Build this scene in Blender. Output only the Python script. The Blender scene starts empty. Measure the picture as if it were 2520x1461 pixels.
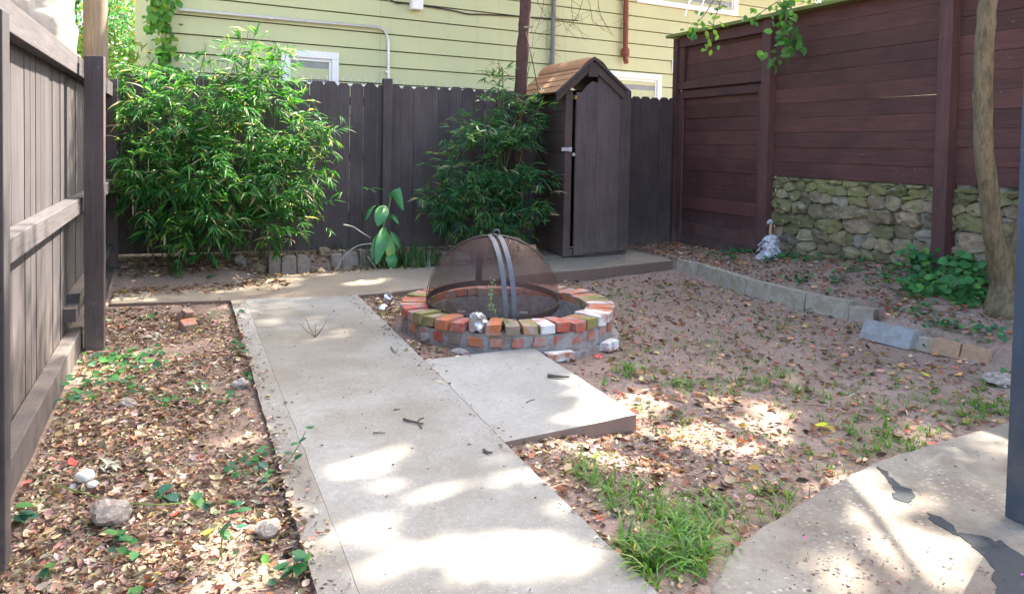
import bpy, bmesh, math, random
import numpy as np
from mathutils import Vector, Matrix, noise as mnoise
random.seed(7); rng = np.random.default_rng(11)
R = math.radians
scene = bpy.context.scene
col = scene.collection

# ------------------------------------------------------------------ camera
F_PX, PPX, PPY, EYE = 1900.0, 1260.0, 429.5, 1.3
PITCH, ROLL, YAW = R(2.1), 0.0185, R(23.112)
cam = bpy.data.cameras.new('camera'); cam_o = bpy.data.objects.new('camera', cam); col.objects.link(cam_o)
cam.sensor_width = 36; cam.lens = 36 * F_PX / 2520; cam.shift_y = -301 / 2520; cam.clip_end = 500; cam.clip_start = 0.05
CR = Matrix.Rotation(-YAW, 3, 'Z') @ Matrix.Rotation(math.pi / 2 - PITCH, 3, 'X') @ Matrix.Rotation(ROLL, 3, 'Z')
cam_o.matrix_world = Matrix.Translation((0, 0, EYE)) @ CR.to_4x4()
scene.camera = cam_o
# ------------------------------------------------------------------ sky, sun, exposure
SUN_EL, SUN_AZ = R(48), R(25)          # azimuth measured from +x towards +y
S = Vector((math.cos(SUN_EL) * math.cos(SUN_AZ), math.cos(SUN_EL) * math.sin(SUN_AZ), math.sin(SUN_EL)))
w = bpy.data.worlds.new('World'); scene.world = w; w.use_nodes = True
wn = w.node_tree.nodes; sky = wn.new('ShaderNodeTexSky'); sky.sky_type = 'NISHITA'; sky.sun_disc = False
sky.sun_elevation = SUN_EL; sky.sun_rotation = math.pi / 2 - SUN_AZ; sky.air_density = 1.0; sky.dust_density = 4.5; sky.ozone_density = 0.2
bg = wn['Background']; bg.inputs[1].default_value = 0.15; w.node_tree.links.new(sky.outputs[0], bg.inputs[0])
sl = bpy.data.lights.new('sun', 'SUN'); sl.energy = 5.0; sl.angle = R(0.55); sl.color = (1, 0.91, 0.78)
so = bpy.data.objects.new('sun', sl); col.objects.link(so); so.rotation_euler = S.to_track_quat('Z', 'Y').to_euler(); so.location = (8, 6, 12)
vs = scene.view_settings; vs.view_transform = 'Standard'; vs.look = 'None'; vs.gamma = 1; vs.exposure = 2.6; vs.use_curve_mapping = False

# ------------------------------------------------------------------ helpers: sight lines of the photograph to points of the place
def sight(x, y): return CR @ Vector(((x - PPX) / F_PX, (PPY - y) / F_PX, -1))
EYEV = Vector((0, 0, EYE))
def on_z(x, y, z=0.0): d = sight(x, y); return EYEV + d * ((z - EYE) / d.z)
def on_x(x, y, X): d = sight(x, y); return EYEV + d * (X / d.x)
def on_y(x, y, Y): d = sight(x, y); return EYEV + d * (Y / d.y)
def fwd(p): return -(CR.transposed() @ (Vector(p) - EYEV)).z

def smooth01(a, b, x):
    t = np.clip((x - a) / (b - a), 0, 1); return t * t * (3 - 2 * t)

# ------------------------------------------------------------------ helpers: meshes
def link(o, parent=None):
    col.objects.link(o)
    if parent is not None: o.parent = parent
    return o
def mobj(name, verts, faces, mat, parent=None, smooth=False, cols=None):
    me = bpy.data.meshes.new(name); me.from_pydata([tuple(v) for v in verts], [], faces); me.update()
    if mat: me.materials.append(mat)
    if smooth: me.polygons.foreach_set('use_smooth', [True] * len(me.polygons))
    if cols is not None:
        a = me.color_attributes.new('col', 'FLOAT_COLOR', 'POINT'); c = np.ones((len(verts), 4), np.float32); c[:, :3] = cols; a.data.foreach_set('color', c.ravel())
    return link(bpy.data.objects.new(name, me), parent)
def empty(name, loc=(0, 0, 0)):
    o = bpy.data.objects.new(name, None); o.location = loc; o.empty_display_size = 0.1; return link(o)
def tag(o, label, cat, group=None, kind=None):
    if label: o['label'] = label
    if cat: o['category'] = cat
    if group: o['group'] = group
    if kind: o['kind'] = kind
    return o
def stuff(o): o['kind'] = 'stuff'; return o
def local(o):           # shift a child's mesh so that it sits right under a moved Empty
    if o.parent: o.location = -Vector(o.parent.location)
    return o
class MB:
    def __init__(s): s.v, s.f = [], []
    def add(s, v, f):
        n = len(s.v); s.v += [tuple(a) for a in v]; s.f += [tuple(i + n for i in q) for q in f]; return s
    def box(s, x0, x1, y0, y1, z0, z1, M=None, j=0.0):
        v = [Vector((x, y, z)) for x in (x0, x1) for y in (y0, y1) for z in (z0, z1)]
        if j: v = [p + Vector((random.uniform(-j, j), random.uniform(-j, j), random.uniform(-j, j))) for p in v]
        if M: v = [M @ p for p in v]
        return s.add(v, [(0, 1, 3, 2), (4, 6, 7, 5), (0, 4, 5, 1), (2, 3, 7, 6), (0, 2, 6, 4), (1, 5, 7, 3)])
    def tube(s, pts, rad, n=8, cap=True, rough=0.0):
        pts = [Vector(p) for p in pts]; k = len(pts)
        if not hasattr(rad, '__len__'): rad = [rad] * k
        ring = []; ref = Vector((0.13, 0.21, 1))
        for i, p in enumerate(pts):
            t = (pts[min(i + 1, k - 1)] - pts[max(i - 1, 0)]).normalized()
            r_ = Vector((1, 0.2, 0.1)) if abs(t.dot(ref.normalized())) > 0.93 else ref
            a = t.cross(r_).normalized(); b = t.cross(a)
            ring.append([p + (a * math.cos(q) + b * math.sin(q)) * rad[i] * (1 + rough * mnoise.noise(p * 5 + Vector((math.cos(q), math.sin(q), i * 0.4)) * 1.3)) for q in [2 * math.pi * m / n for m in range(n)]])
        v = [q for g in ring for q in g]
        f = [(i * n + m, i * n + (m + 1) % n, (i + 1) * n + (m + 1) % n, (i + 1) * n + m) for i in range(k - 1) for m in range(n)]
        if cap: f += [tuple(range(n))[::-1], tuple((k - 1) * n + m for m in range(n))]
        return s.add(v, f)
    def prism(s, poly, z0, z1):   # poly: list of (x, y); z1 may be a function of x, y
        n = len(poly); zt = z1 if callable(z1) else (lambda x, y: z1)
        v = [(x, y, z0) for x, y in poly] + [(x, y, zt(x, y)) for x, y in poly]
        return s.add(v, [tuple(range(n))[::-1], tuple(range(n, 2 * n))] + [(i, (i + 1) % n, n + (i + 1) % n, n + i) for i in range(n)])
    def build(s, name, mat, parent=None, smooth=False, bevel=0):
        o = mobj(name, s.v, s.f, mat, parent, smooth)
        if bevel:
            m = o.modifiers.new('bevel', 'BEVEL'); m.width = bevel; m.segments = 2; m.limit_method = 'ANGLE'
        return o
def curve_pts(pts, k=6):        # Catmull-Rom through the given points
    P = [Vector(p) for p in pts]; P = [2 * P[0] - P[1]] + P + [2 * P[-1] - P[-2]]; out = []
    for i in range(1, len(P) - 2):
        for j in range(k):
            t = j / k; a, b, c, d = P[i - 1], P[i], P[i + 1], P[i + 2]
            out.append(0.5 * ((2 * b) + (c - a) * t + (2 * a - 5 * b + 4 * c - d) * t * t + (3 * b - a - 3 * c + d) * t ** 3))
    return out + [P[-2]]
def cloud(name, T, faces, pos, f, up, ln, wd, cols, mat, parent=None, smooth=False):
    """one mesh holding many leaves: template T (x across, y along, z out) copied to every position"""
    T = np.array(T, float); pos = np.asarray(pos, float); N = len(pos); k = len(T)
    f = f / np.linalg.norm(f, axis=1, keepdims=True)
    r = np.cross(f, up); r /= np.linalg.norm(r, axis=1, keepdims=True) + 1e-9; n = np.cross(r, f)
    V = pos[:, None, :] + T[None, :, 1, None] * (f * ln[:, None])[:, None, :] + T[None, :, 0, None] * (r * wd[:, None])[:, None, :] + T[None, :, 2, None] * (n * ln[:, None])[:, None, :]
    V = V.reshape(-1, 3); Fc = (np.array(faces)[None] + (np.arange(N) * k)[:, None, None]).reshape(-1, 3)
    me = bpy.data.meshes.new(name); me.vertices.add(len(V)); me.vertices.foreach_set('co', V.astype(np.float32).ravel())
    me.loops.add(len(Fc) * 3); me.loops.foreach_set('vertex_index', Fc.astype(np.int32).ravel())
    me.polygons.add(len(Fc)); me.polygons.foreach_set('loop_start', np.arange(0, len(Fc) * 3, 3, dtype=np.int32))
    me.update(calc_edges=True)
    a = me.color_attributes.new('col', 'FLOAT_COLOR', 'POINT'); c = np.ones((N * k, 4), np.float32); c[:, :3] = np.repeat(cols, k, axis=0); a.data.foreach_set('color', c.ravel())
    if smooth: me.polygons.foreach_set('use_smooth', [True] * len(Fc))
    me.materials.append(mat)
    return link(bpy.data.objects.new(name, me), parent)
# leaf templates: (x across, y along, z out of the blade)
LANCE = [(0, 0, 0), (-.5, .3, .03), (0, .3, 0), (.5, .3, .03), (-.32, .68, -.03), (0, .68, -.06), (.32, .68, -.03), (0, 1, -.18)]
LANCE_F = [(0, 2, 1), (0, 3, 2), (1, 2, 5), (1, 5, 4), (2, 3, 6), (2, 6, 5), (4, 5, 7), (5, 6, 7)]
OVAL = [(0, 0, 0), (-.42, .28, .05), (0, .35, 0), (.42, .28, .05), (-.40, .65, .03), (.40, .65, .03), (0, 1, -.06)]
OVAL_F = [(0, 2, 1), (0, 3, 2), (1, 2, 4), (2, 3, 5), (2, 6, 4), (2, 5, 6)]
DRY = [(0, 0, .10), (-.45, .35, .16), (0, .4, 0), (.40, .3, .10), (-.3, .72, .22), (.36, .7, .05), (.05, 1, .18)]
BLADE = [(-.5, 0, 0), (.5, 0, 0), (-.42, .45, .02), (.42, .45, .02), (-.3, .75, -.06), (.3, .75, -.06), (0, 1, -.22)]
BLADE_F = [(0, 1, 3), (0, 3, 2), (2, 3, 5), (2, 5, 4), (4, 5, 6)]
def unit(a): return a / (np.linalg.norm(a, axis=1, keepdims=True) + 1e-9)
def palette(N, cs, ws, jit=0.15):
    c = np.array(cs)[rng.choice(len(cs), N, p=np.array(ws) / sum(ws))]
    return np.clip(c * (1 + rng.normal(0, jit, (N, 1))) * (1 + rng.normal(0, jit * .35, (N, 3))), 0.003, 0.9)

# ------------------------------------------------------------------ helpers: materials
def new_mat(name):
    m = bpy.data.materials.new(name); m.use_nodes = True; nt = m.node_tree
    return m, nt, nt.nodes['Principled BSDF'], nt.nodes['Material Output']
def nnode(nt, typ, **kw):
    n = nt.nodes.new(typ)
    for k_, v_ in kw.items(): setattr(n, k_, v_)
    return n
def rgba(c): return (c[0], c[1], c[2], 1)
def noise_tex(nt, vec, scale, detail=4, rough=0.6, wsock=None):
    n = nnode(nt, 'ShaderNodeTexNoise', noise_dimensions='4D' if wsock is not None else '3D')
    n.inputs['Scale'].default_value = scale; n.inputs['Detail'].default_value = detail; n.inputs['Roughness'].default_value = rough
    if vec is not None: nt.links.new(vec, n.inputs['Vector'])
    if wsock is not None: nt.links.new(wsock, n.inputs['W'])
    return n.outputs['Fac']
def ramp(nt, fac, stops):
    n = nnode(nt, 'ShaderNodeValToRGB'); nt.links.new(fac, n.inputs[0]); e = n.color_ramp.elements
    while len(e) < len(stops): e.new(0.5)
    for i, (p, c) in enumerate(stops): e[i].position = p; e[i].color = rgba(c) if hasattr(c, '__len__') else (c, c, c, 1)
    return n.outputs[0]
def mix(nt, fac, a, b, typ='MIX'):
    n = nnode(nt, 'ShaderNodeMix', data_type='RGBA', blend_type=typ)
    for sock, v in ((n.inputs[0], fac), (n.inputs[6], a), (n.inputs[7], b)):
        if hasattr(v, 'is_output'): nt.links.new(v, sock)
        elif hasattr(v, '__len__'): sock.default_value = rgba(v)
        else: sock.default_value = v
    return n.outputs[2]
def bump(nt, h, strength, dist, bsdf):
    n = nnode(nt, 'ShaderNodeBump'); n.inputs['Strength'].default_value = strength; n.inputs['Distance'].default_value = dist
    nt.links.new(h, n.inputs['Height']); nt.links.new(n.outputs[0], bsdf.inputs['Normal']); return n
def coords(nt, scale=(1, 1, 1)):
    g = nnode(nt, 'ShaderNodeNewGeometry'); m = nnode(nt, 'ShaderNodeMapping'); m.inputs['Scale'].default_value = scale
    nt.links.new(g.outputs['Position'], m.inputs[0])
    oi = nnode(nt, 'ShaderNodeObjectInfo'); mu = nnode(nt, 'ShaderNodeMath', operation='MULTIPLY'); mu.inputs[1].default_value = 37.0
    nt.links.new(oi.outputs['Random'], mu.inputs[0])
    return m.outputs[0], mu.outputs[0], oi.outputs['Random'], g.outputs['Position']
def wood(name, base, grain, wear=(0.2, 0.17, 0.15), wear_amt=0.5, rough=0.75, var=0.35):
    """painted board: grain along one axis, every board a little lighter or darker, scuffed where the paint is thin"""
    m, nt, b, out = new_mat(name); sc = [26, 26, 26]; sc[grain] = 1.6
    v, wv, rnd, pos = coords(nt, sc)
    g1 = noise_tex(nt, v, 2.2, 6, 0.65, wv); blot = noise_tex(nt, pos, 2.3, 5, 0.6, wv)
    b1 = tuple(x * (1 - var) for x in base); b2 = tuple(x * (1 + var) for x in base)
    c = ramp(nt, g1, [(0.25, b1), (0.75, b2)])
    bl = ramp(nt, blot, [(0.3, 0.72), (0.7, 1.25)]); c = mix(nt, 1.0, c, bl, 'MULTIPLY')
    rr = nnode(nt, 'ShaderNodeMapRange'); nt.links.new(rnd, rr.inputs[0]); rr.inputs[3].default_value = 0.78; rr.inputs[4].default_value = 1.22
    c = mix(nt, 1.0, c, rr.outputs[0], 'MULTIPLY')
    wr = ramp(nt, noise_tex(nt, v, 1.1, 8, 0.75, wv), [(0.66, 0.0), (0.80, wear_amt)]); c = mix(nt, wr, c, wear)
    sz = nnode(nt, 'ShaderNodeSeparateXYZ'); nt.links.new(pos, sz.inputs[0]); low = ramp(nt, sz.outputs[2], [(0.08, 0.75), (0.55, 0.0)])
    dust = mix(nt, 1.0, low, ramp(nt, noise_tex(nt, pos, 4.5, 6, 0.7), [(0.35, 0.0), (0.65, 0.8)]), 'MULTIPLY'); c = mix(nt, dust, c, (0.17, 0.135, 0.11))
    vo = nnode(nt, 'ShaderNodeTexVoronoi'); vo.inputs['Scale'].default_value = 7.0; nt.links.new(pos, vo.inputs['Vector'])
    c = mix(nt, ramp(nt, vo.outputs['Distance'], [(0.028, 0.8), (0.04, 0.0)]), c, (0.33, 0.30, 0.28))      # chips and nail heads
    nt.links.new(c, b.inputs['Base Color']); b.inputs['Roughness'].default_value = rough
    bump(nt, g1, 0.5, 0.006, b); return m
def plain(name, base, rough=0.6, metal=0.0, scale=20, var=0.2, bumpd=0.002, tint=None):
    m, nt, b, out = new_mat(name); v, wv, rnd, pos = coords(nt)
    n1 = noise_tex(nt, pos, scale, 6, 0.65, wv)
    c = ramp(nt, n1, [(0.25, tuple(x * (1 - var) for x in base)), (0.75, tuple(min(1, x * (1 + var)) for x in base))])
    if tint:
        c = mix(nt, ramp(nt, noise_tex(nt, pos, scale * 0.35, 5, 0.7, wv), [(0.45, 0), (0.62, 1)]), c, tint)
    nt.links.new(c, b.inputs['Base Color']); b.inputs['Roughness'].default_value = rough; b.inputs['Metallic'].default_value = metal
    bump(nt, n1, 0.5, bumpd, b); return m
def foliage(name, trans=0.45, rough=0.45, tmul=(1.25, 1.35, 0.55)):
    m, nt, b, out = new_mat(name); a = nnode(nt, 'ShaderNodeAttribute', attribute_name='col')
    nt.links.new(a.outputs['Color'], b.inputs['Base Color']); b.inputs['Roughness'].default_value = rough; b.inputs['Specular IOR Level'].default_value = 0.35
    t = nnode(nt, 'ShaderNodeBsdfTranslucent'); nt.links.new(mix(nt, 1.0, a.outputs['Color'], tmul, 'MULTIPLY'), t.inputs[0])
    x = nnode(nt, 'ShaderNodeMixShader'); x.inputs[0].default_value = trans
    nt.links.new(b.outputs[0], x.inputs[1]); nt.links.new(t.outputs[0], x.inputs[2]); nt.links.new(x.outputs[0], out.inputs[0]); return m
def concrete(name, base, aggregate=0.5, stain=(0.30, 0.25, 0.20), stain_amt=0.6, speck=0.5):
    m, nt, b, out = new_mat(name); v, wv, rnd, pos = coords(nt)
    big = noise_tex(nt, pos, 1.3, 5, 0.6, wv); fine = noise_tex(nt, pos, 45, 6, 0.7, wv)
    c = ramp(nt, fine, [(0.3, tuple(x * 0.80 for x in base)), (0.7, tuple(x * 1.15 for x in base))])
    c = mix(nt, ramp(nt, big, [(0.40, 0.0), (0.62, stain_amt)]), c, stain)
    vo = nnode(nt, 'ShaderNodeTexVoronoi'); vo.inputs['Scale'].default_value = 95; nt.links.new(pos, vo.inputs['Vector'])
    sp = ramp(nt, vo.outputs['Distance'], [(0.10, speck), (0.22, 0.0)])
    pick = ramp(nt, vo.outputs['Color'], [(0.45, 0.0), (0.62, 1.0)]); sp = mix(nt, 1.0, sp, pick, 'MULTIPLY')
    c = mix(nt, sp, c, (0.72, 0.70, 0.66))
    vo2 = nnode(nt, 'ShaderNodeTexVoronoi'); vo2.inputs['Scale'].default_value = 42; nt.links.new(pos, vo2.inputs['Vector'])
    ag = mix(nt, 1.0, ramp(nt, vo2.outputs['Distance'], [(0.22, aggregate), (0.42, 0.0)]), ramp(nt, noise_tex(nt, pos, 3.1, 4, 0.6, wv), [(0.45, 0), (0.62, 1)]), 'MULTIPLY')
    bw = nnode(nt, 'ShaderNodeRGBToBW'); nt.links.new(vo2.outputs['Color'], bw.inputs[0]); c = mix(nt, ag, c, ramp(nt, bw.outputs[0], [(0.3, (0.08, 0.065, 0.05)), (0.75, (0.62, 0.58, 0.52))]), 'MIX')
    dk = ramp(nt, noise_tex(nt, pos, 6.5, 8, 0.8, wv), [(0.56, 0.0), (0.74, 0.6)]); c = mix(nt, dk, c, tuple(x * 0.55 for x in stain))
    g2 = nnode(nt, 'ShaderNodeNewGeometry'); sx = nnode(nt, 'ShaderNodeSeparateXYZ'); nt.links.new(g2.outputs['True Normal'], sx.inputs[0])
    sidef = ramp(nt, sx.outputs[2], [(0.3, 0.85), (0.7, 0.0)]); c = mix(nt, sidef, c, (0.17, 0.105, 0.08))      # brown mixed over the steep cut edges
    nt.links.new(c, b.inputs['Base Color']); b.inputs['Roughness'].default_value = 0.85
    bump(nt, fine, 0.55, 0.004, b); return m

M = {}
M['back_wood'] = wood('brown_fence_paint', (0.070, 0.051, 0.050), 2, (0.25, 0.2, 0.17), 0.5)
M['left_wood'] = wood('weathered_fence_paint', (0.040, 0.034, 0.036), 2, (0.15, 0.115, 0.09), 0.5)
M['left_rail'] = wood('weathered_rail_paint', (0.046, 0.040, 0.042), 1, (0.14, 0.19, 0.15), 0.5)
M['right_wood'] = wood('red_brown_fence_paint', (0.080, 0.029, 0.024), 1, (0.2, 0.13, 0.1), 0.35)
M['right_post'] = wood('red_brown_post_paint', (0.072, 0.030, 0.027), 2, (0.2, 0.16, 0.13), 0.35)
M['cap_wood'] = wood('mossy_cap_wood', (0.17, 0.2, 0.05), 1, (0.2, 0.19, 0.12), 0.6)
M['shed_wood'] = wood('shed_paint', (0.080, 0.054, 0.053), 2, (0.45, 0.42, 0.4), 0.35)
M['shed_side'] = wood('shed_side_paint', (0.068, 0.041, 0.034), 1, (0.2, 0.15, 0.12), 0.35)
M['bare_wood'] = wood('bare_pine', (0.45, 0.25, 0.08), 2, (0.3, 0.2, 0.1), 0.3)
M['pole_wood'] = wood('old_pole_wood', (0.15, 0.115, 0.08), 2, (0.22, 0.18, 0.13), 0.6, 0.9)
M['siding'] = None
M['trim'] = plain('white_trim_paint', (0.78, 0.78, 0.76), 0.5, 0, 12, 0.06, 0.001)
M['glass'] = plain('dusty_window_glass', (0.22, 0.23, 0.23), 0.12, 0, 6, 0.3, 0.0003)
M['conduit'] = plain('galvanised_conduit', (0.55, 0.57, 0.6), 0.4, 0.7, 30, 0.1, 0.0003)
M['grey_pipe'] = plain('grey_drain_pipe', (0.17, 0.17, 0.165), 0.6, 0, 15, 0.2, 0.001)
M['rust_pipe'] = plain('rusty_red_pipe', (0.20, 0.055, 0.03), 0.75, 0, 25, 0.35, 0.002)
M['cable'] = plain('black_cable', (0.03, 0.03, 0.03), 0.6)
M['galv'] = plain('galvanised_steel', (0.55, 0.58, 0.62), 0.35, 0.85, 40, 0.25, 0.0005)
M['iron'] = plain('dark_painted_steel', (0.035, 0.035, 0.04), 0.5, 0.3, 40, 0.4, 0.001, (0.07, 0.04, 0.03))
M['strap'] = plain('greyed_steel_strap', (0.085, 0.092, 0.105), 0.45, 0.5, 40, 0.3, 0.001)
M['char'] = plain('charred_wood', (0.012, 0.011, 0.010), 0.9, 0, 30, 0.5, 0.01)
M['ash'] = plain('ash_and_soil', (0.16, 0.145, 0.13), 0.95, 0, 25, 0.4, 0.012)
M['mortar'] = plain('old_mortar', (0.30, 0.28, 0.265), 0.92, 0, 28, 0.3, 0.012, (0.20, 0.15, 0.125))
M['wall_mortar'] = plain('lime_mortar', (0.26, 0.275, 0.25), 0.95, 0, 16, 0.6, 0.05, (0.07, 0.06, 0.045))
M['block'] = plain('concrete_block', (0.35, 0.30, 0.235), 0.9, 0, 35, 0.25, 0.006, (0.27, 0.22, 0.15))
M['block_grey'] = plain('blue_grey_concrete_block', (0.26, 0.27, 0.275), 0.85, 0, 35, 0.22, 0.004, (0.22, 0.21, 0.19))
M['block_brown'] = plain('brown_edging_brick', (0.36, 0.22, 0.13), 0.9, 0, 35, 0.25, 0.006, (0.27, 0.19, 0.12))
M['edging'] = plain('weathered_edging_brick', (0.27, 0.23, 0.20), 0.92, 0, 30, 0.3, 0.006, (0.20, 0.16, 0.12))
M['rock'] = plain('pale_rock', (0.30, 0.27, 0.24), 0.92, 0, 45, 0.55, 0.02, (0.20, 0.15, 0.11))
M['rock_brown'] = plain('brown_rock', (0.23, 0.17, 0.11), 0.92, 0, 18, 0.4, 0.012)
M['foil'] = plain('crumpled_foil', (0.55, 0.56, 0.58), 0.42, 0.9, 40, 0.15, 0.002)
M['white'] = plain('white_shell', (0.85, 0.84, 0.82), 0.4, 0, 20, 0.04, 0.0005)
M['slate'] = wood('slate_blue_post_paint', (0.046, 0.072, 0.108), 2, (0.16, 0.17, 0.18), 0.35, 0.6, 0.12)
M['asphalt'] = plain('dark_patching_compound', (0.020, 0.024, 0.028), 0.95, 0, 60, 0.2, 0.003)
def bark_mat():
    m, nt, b, out = new_mat('flaking_tan_bark'); v, wv, rnd, pos = coords(nt, (1, 1, 0.3)); n1 = noise_tex(nt, v, 14, 8, 0.7); n2 = noise_tex(nt, v, 34, 6, 0.7)
    c = ramp(nt, n1, [(0.30, (0.065, 0.048, 0.028)), (0.46, (0.115, 0.092, 0.046)), (0.52, (0.17, 0.125, 0.07)), (0.72, (0.10, 0.098, 0.045))])
    c = mix(nt, ramp(nt, n2, [(0.52, 0), (0.66, 0.8)]), c, (0.05, 0.042, 0.025))
    nt.links.new(c, b.inputs['Base Color']); b.inputs['Roughness'].default_value = 0.9; bump(nt, n1, 0.9, 0.02, b); return m
M['bark'] = bark_mat()
M['bark_dark'] = plain('dark_reddish_bark', (0.075, 0.036, 0.028), 0.9, 0, 22, 0.5, 0.012)
M['bark_pale'] = plain('pale_grey_bark', (0.38, 0.34, 0.28), 0.9, 0, 12, 0.35, 0.012)
M['culm'] = plain('bamboo_stem', (0.14, 0.15, 0.06), 0.6, 0, 20, 0.3, 0.001)
M['twig'] = plain('dry_twig', (0.10, 0.075, 0.055), 0.9, 0, 40, 0.4, 0.002)
M['twig_pale'] = plain('pale_dry_twig', (0.36, 0.32, 0.25), 0.9, 0, 40, 0.3, 0.002)
M['stem'] = plain('green_stem', (0.16, 0.24, 0.06), 0.6)
M['shingle'] = plain('tan_asphalt_shingle', (0.31, 0.15, 0.07), 0.95, 0, 120, 0.35, 0.003)
M['leaf'] = foliage('leaf_translucent')
M['leaf_dull'] = foliage('leaf_dull', 0.3, 0.6)
M['litter'] = foliage('dry_leaf', 0.12, 0.75, (1.1, 0.9, 0.7))
M['feather'] = plain('weathered_white_metal', (0.55, 0.56, 0.60), 0.55, 0.1, 25, 0.3, 0.004, (0.30, 0.28, 0.30))
M['neck'] = plain('tan_painted_metal', (0.38, 0.26, 0.17), 0.6)
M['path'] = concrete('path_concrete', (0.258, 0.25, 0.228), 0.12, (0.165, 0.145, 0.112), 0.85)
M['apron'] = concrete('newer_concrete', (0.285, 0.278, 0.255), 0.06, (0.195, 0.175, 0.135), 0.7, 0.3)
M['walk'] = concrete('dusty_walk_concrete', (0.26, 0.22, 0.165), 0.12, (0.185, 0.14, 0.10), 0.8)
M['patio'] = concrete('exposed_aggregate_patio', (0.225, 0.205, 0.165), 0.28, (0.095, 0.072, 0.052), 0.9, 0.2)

def brick_mat(name, base, stain=None, amt=1.0):
    m, nt, b, out = new_mat(name); v, wv, rnd, pos = coords(nt)
    n1 = noise_tex(nt, pos, 40, 6, 0.7, wv); c = ramp(nt, n1, [(0.25, tuple(x * 0.7 for x in base)), (0.75, tuple(x * 1.2 for x in base))])
    c = mix(nt, ramp(nt, noise_tex(nt, pos, 7, 5, 0.65, wv), [(0.46, 0), (0.62, 0.85)]), c, (0.33, 0.285, 0.26))
    if stain: c = mix(nt, ramp(nt, noise_tex(nt, pos, 9, 5, 0.6, wv), [(0.40, 0), (0.56, amt)]), c, stain)
    nt.links.new(c, b.inputs['Base Color']); b.inputs['Roughness'].default_value = 0.9; bump(nt, n1, 0.6, 0.004, b); return m
BR = [brick_mat('red_brick', (0.40, 0.095, 0.055)), brick_mat('orange_brick', (0.45, 0.15, 0.065)), brick_mat('mossy_brick', (0.36, 0.16, 0.07), (0.20, 0.19, 0.055)),
      brick_mat('white_washed_brick', (0.42, 0.15, 0.08), (0.62, 0.62, 0.60), 1.0), brick_mat('brown_brick', (0.26, 0.13, 0.075), (0.2, 0.17, 0.12))]
STN = []
for i, (b_, mo) in enumerate([((0.225, 0.185, 0.115), (0.16, 0.15, 0.05)), ((0.25, 0.185, 0.12), (0.19, 0.15, 0.075)), ((0.18, 0.16, 0.075), (0.14, 0.145, 0.03)), ((0.23, 0.20, 0.155), (0.16, 0.135, 0.08))]):
    m, nt, b, out = new_mat('rubble_stone' + ['_grey_green', '_tan', '_mossy', '_grey'][i]); v, wv, rnd, pos = coords(nt)
    n1 = noise_tex(nt, pos, 18, 7, 0.7, wv); c = ramp(nt, n1, [(0.25, tuple(x * .45 for x in b_)), (0.75, tuple(x * 1.4 for x in b_))])
    c = mix(nt, ramp(nt, noise_tex(nt, pos, 6, 5, 0.65, wv), [(0.46, 0), (0.66, 0.75)]), c, mo)
    rv = nnode(nt, 'ShaderNodeMapRange'); nt.links.new(rnd, rv.inputs[0]); rv.inputs[3].default_value = 0.62; rv.inputs[4].default_value = 1.3; c = mix(nt, 1.0, c, rv.outputs[0], 'MULTIPLY')
    c = mix(nt, ramp(nt, noise_tex(nt, pos, 14, 6, 0.7, wv), [(0.60, 0), (0.70, 0.8)]), c, (0.33, 0.345, 0.31))
    nt.links.new(c, b.inputs['Base Color']); b.inputs['Roughness'].default_value = 0.92; bump(nt, n1, 0.8, 0.015, b); STN.append(m)
def siding_mat():
    m, nt, b, out = new_mat('pale_yellow_siding'); v, wv, rnd, pos = coords(nt, (5, 5, 0.35))
    c = ramp(nt, noise_tex(nt, pos, 1.1, 4, 0.6), [(0.3, (0.455, 0.47, 0.265)), (0.7, (0.52, 0.52, 0.275))])
    st = ramp(nt, noise_tex(nt, v, 0.8, 5, 0.6), [(0.60, 0), (0.76, 0.55)]); c = mix(nt, st, c, (0.42, 0.33, 0.11))
    gr = ramp(nt, noise_tex(nt, v, 1.9, 5, 0.7), [(0.58, 0), (0.75, 0.3)]); c = mix(nt, gr, c, (0.29, 0.33, 0.17))
    nt.links.new(c, b.inputs['Base Color']); b.inputs['Roughness'].default_value = 0.65; bump(nt, noise_tex(nt, pos, 30, 4), 0.2, 0.002, b); return m
M['siding'] = siding_mat()
def screen_mat():
    m, nt, b, out = new_mat('fine_spark_mesh'); b.inputs['Base Color'].default_value = (0.085, 0.045, 0.036, 1); b.inputs['Roughness'].default_value = 0.6; b.inputs['Metallic'].default_value = 0.4
    t = nnode(nt, 'ShaderNodeBsdfTransparent'); x = nnode(nt, 'ShaderNodeMixShader'); v, wv, rnd, pos = coords(nt)
    nt.links.new(ramp(nt, noise_tex(nt, pos, 5, 4), [(0.3, 0.40), (0.7, 0.54)]), x.inputs[0])
    nt.links.new(t.outputs[0], x.inputs[1]); nt.links.new(b.outputs[0], x.inputs[2]); nt.links.new(x.outputs[0], out.inputs[0]); return m
M['screen'] = screen_mat()
def soil_mat():
    m, nt, b, out = new_mat('sandy_soil'); v, wv, rnd, pos = coords(nt)
    n1 = noise_tex(nt, pos, 30, 8, 0.75); n2 = noise_tex(nt, pos, 1.7, 5, 0.6)
    c = ramp(nt, n1, [(0.25, (0.16, 0.105, 0.078)), (0.5, (0.30, 0.212, 0.165)), (0.78, (0.40, 0.30, 0.235))])
    c = mix(nt, ramp(nt, n2, [(0.4, 0), (0.65, 0.6)]), c, (0.19, 0.125, 0.09))
    vo = nnode(nt, 'ShaderNodeTexVoronoi'); vo.inputs['Scale'].default_value = 60; nt.links.new(pos, vo.inputs['Vector'])
    c = mix(nt, ramp(nt, vo.outputs['Distance'], [(0.12, 0.5), (0.25, 0)]), c, vo.outputs['Color'], 'SOFT_LIGHT')
    nt.links.new(c, b.inputs['Base Color']); b.inputs['Roughness'].default_value = 0.95; bump(nt, n1, 0.9, 0.02, b); return m
M['soil'] = soil_mat()

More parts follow.
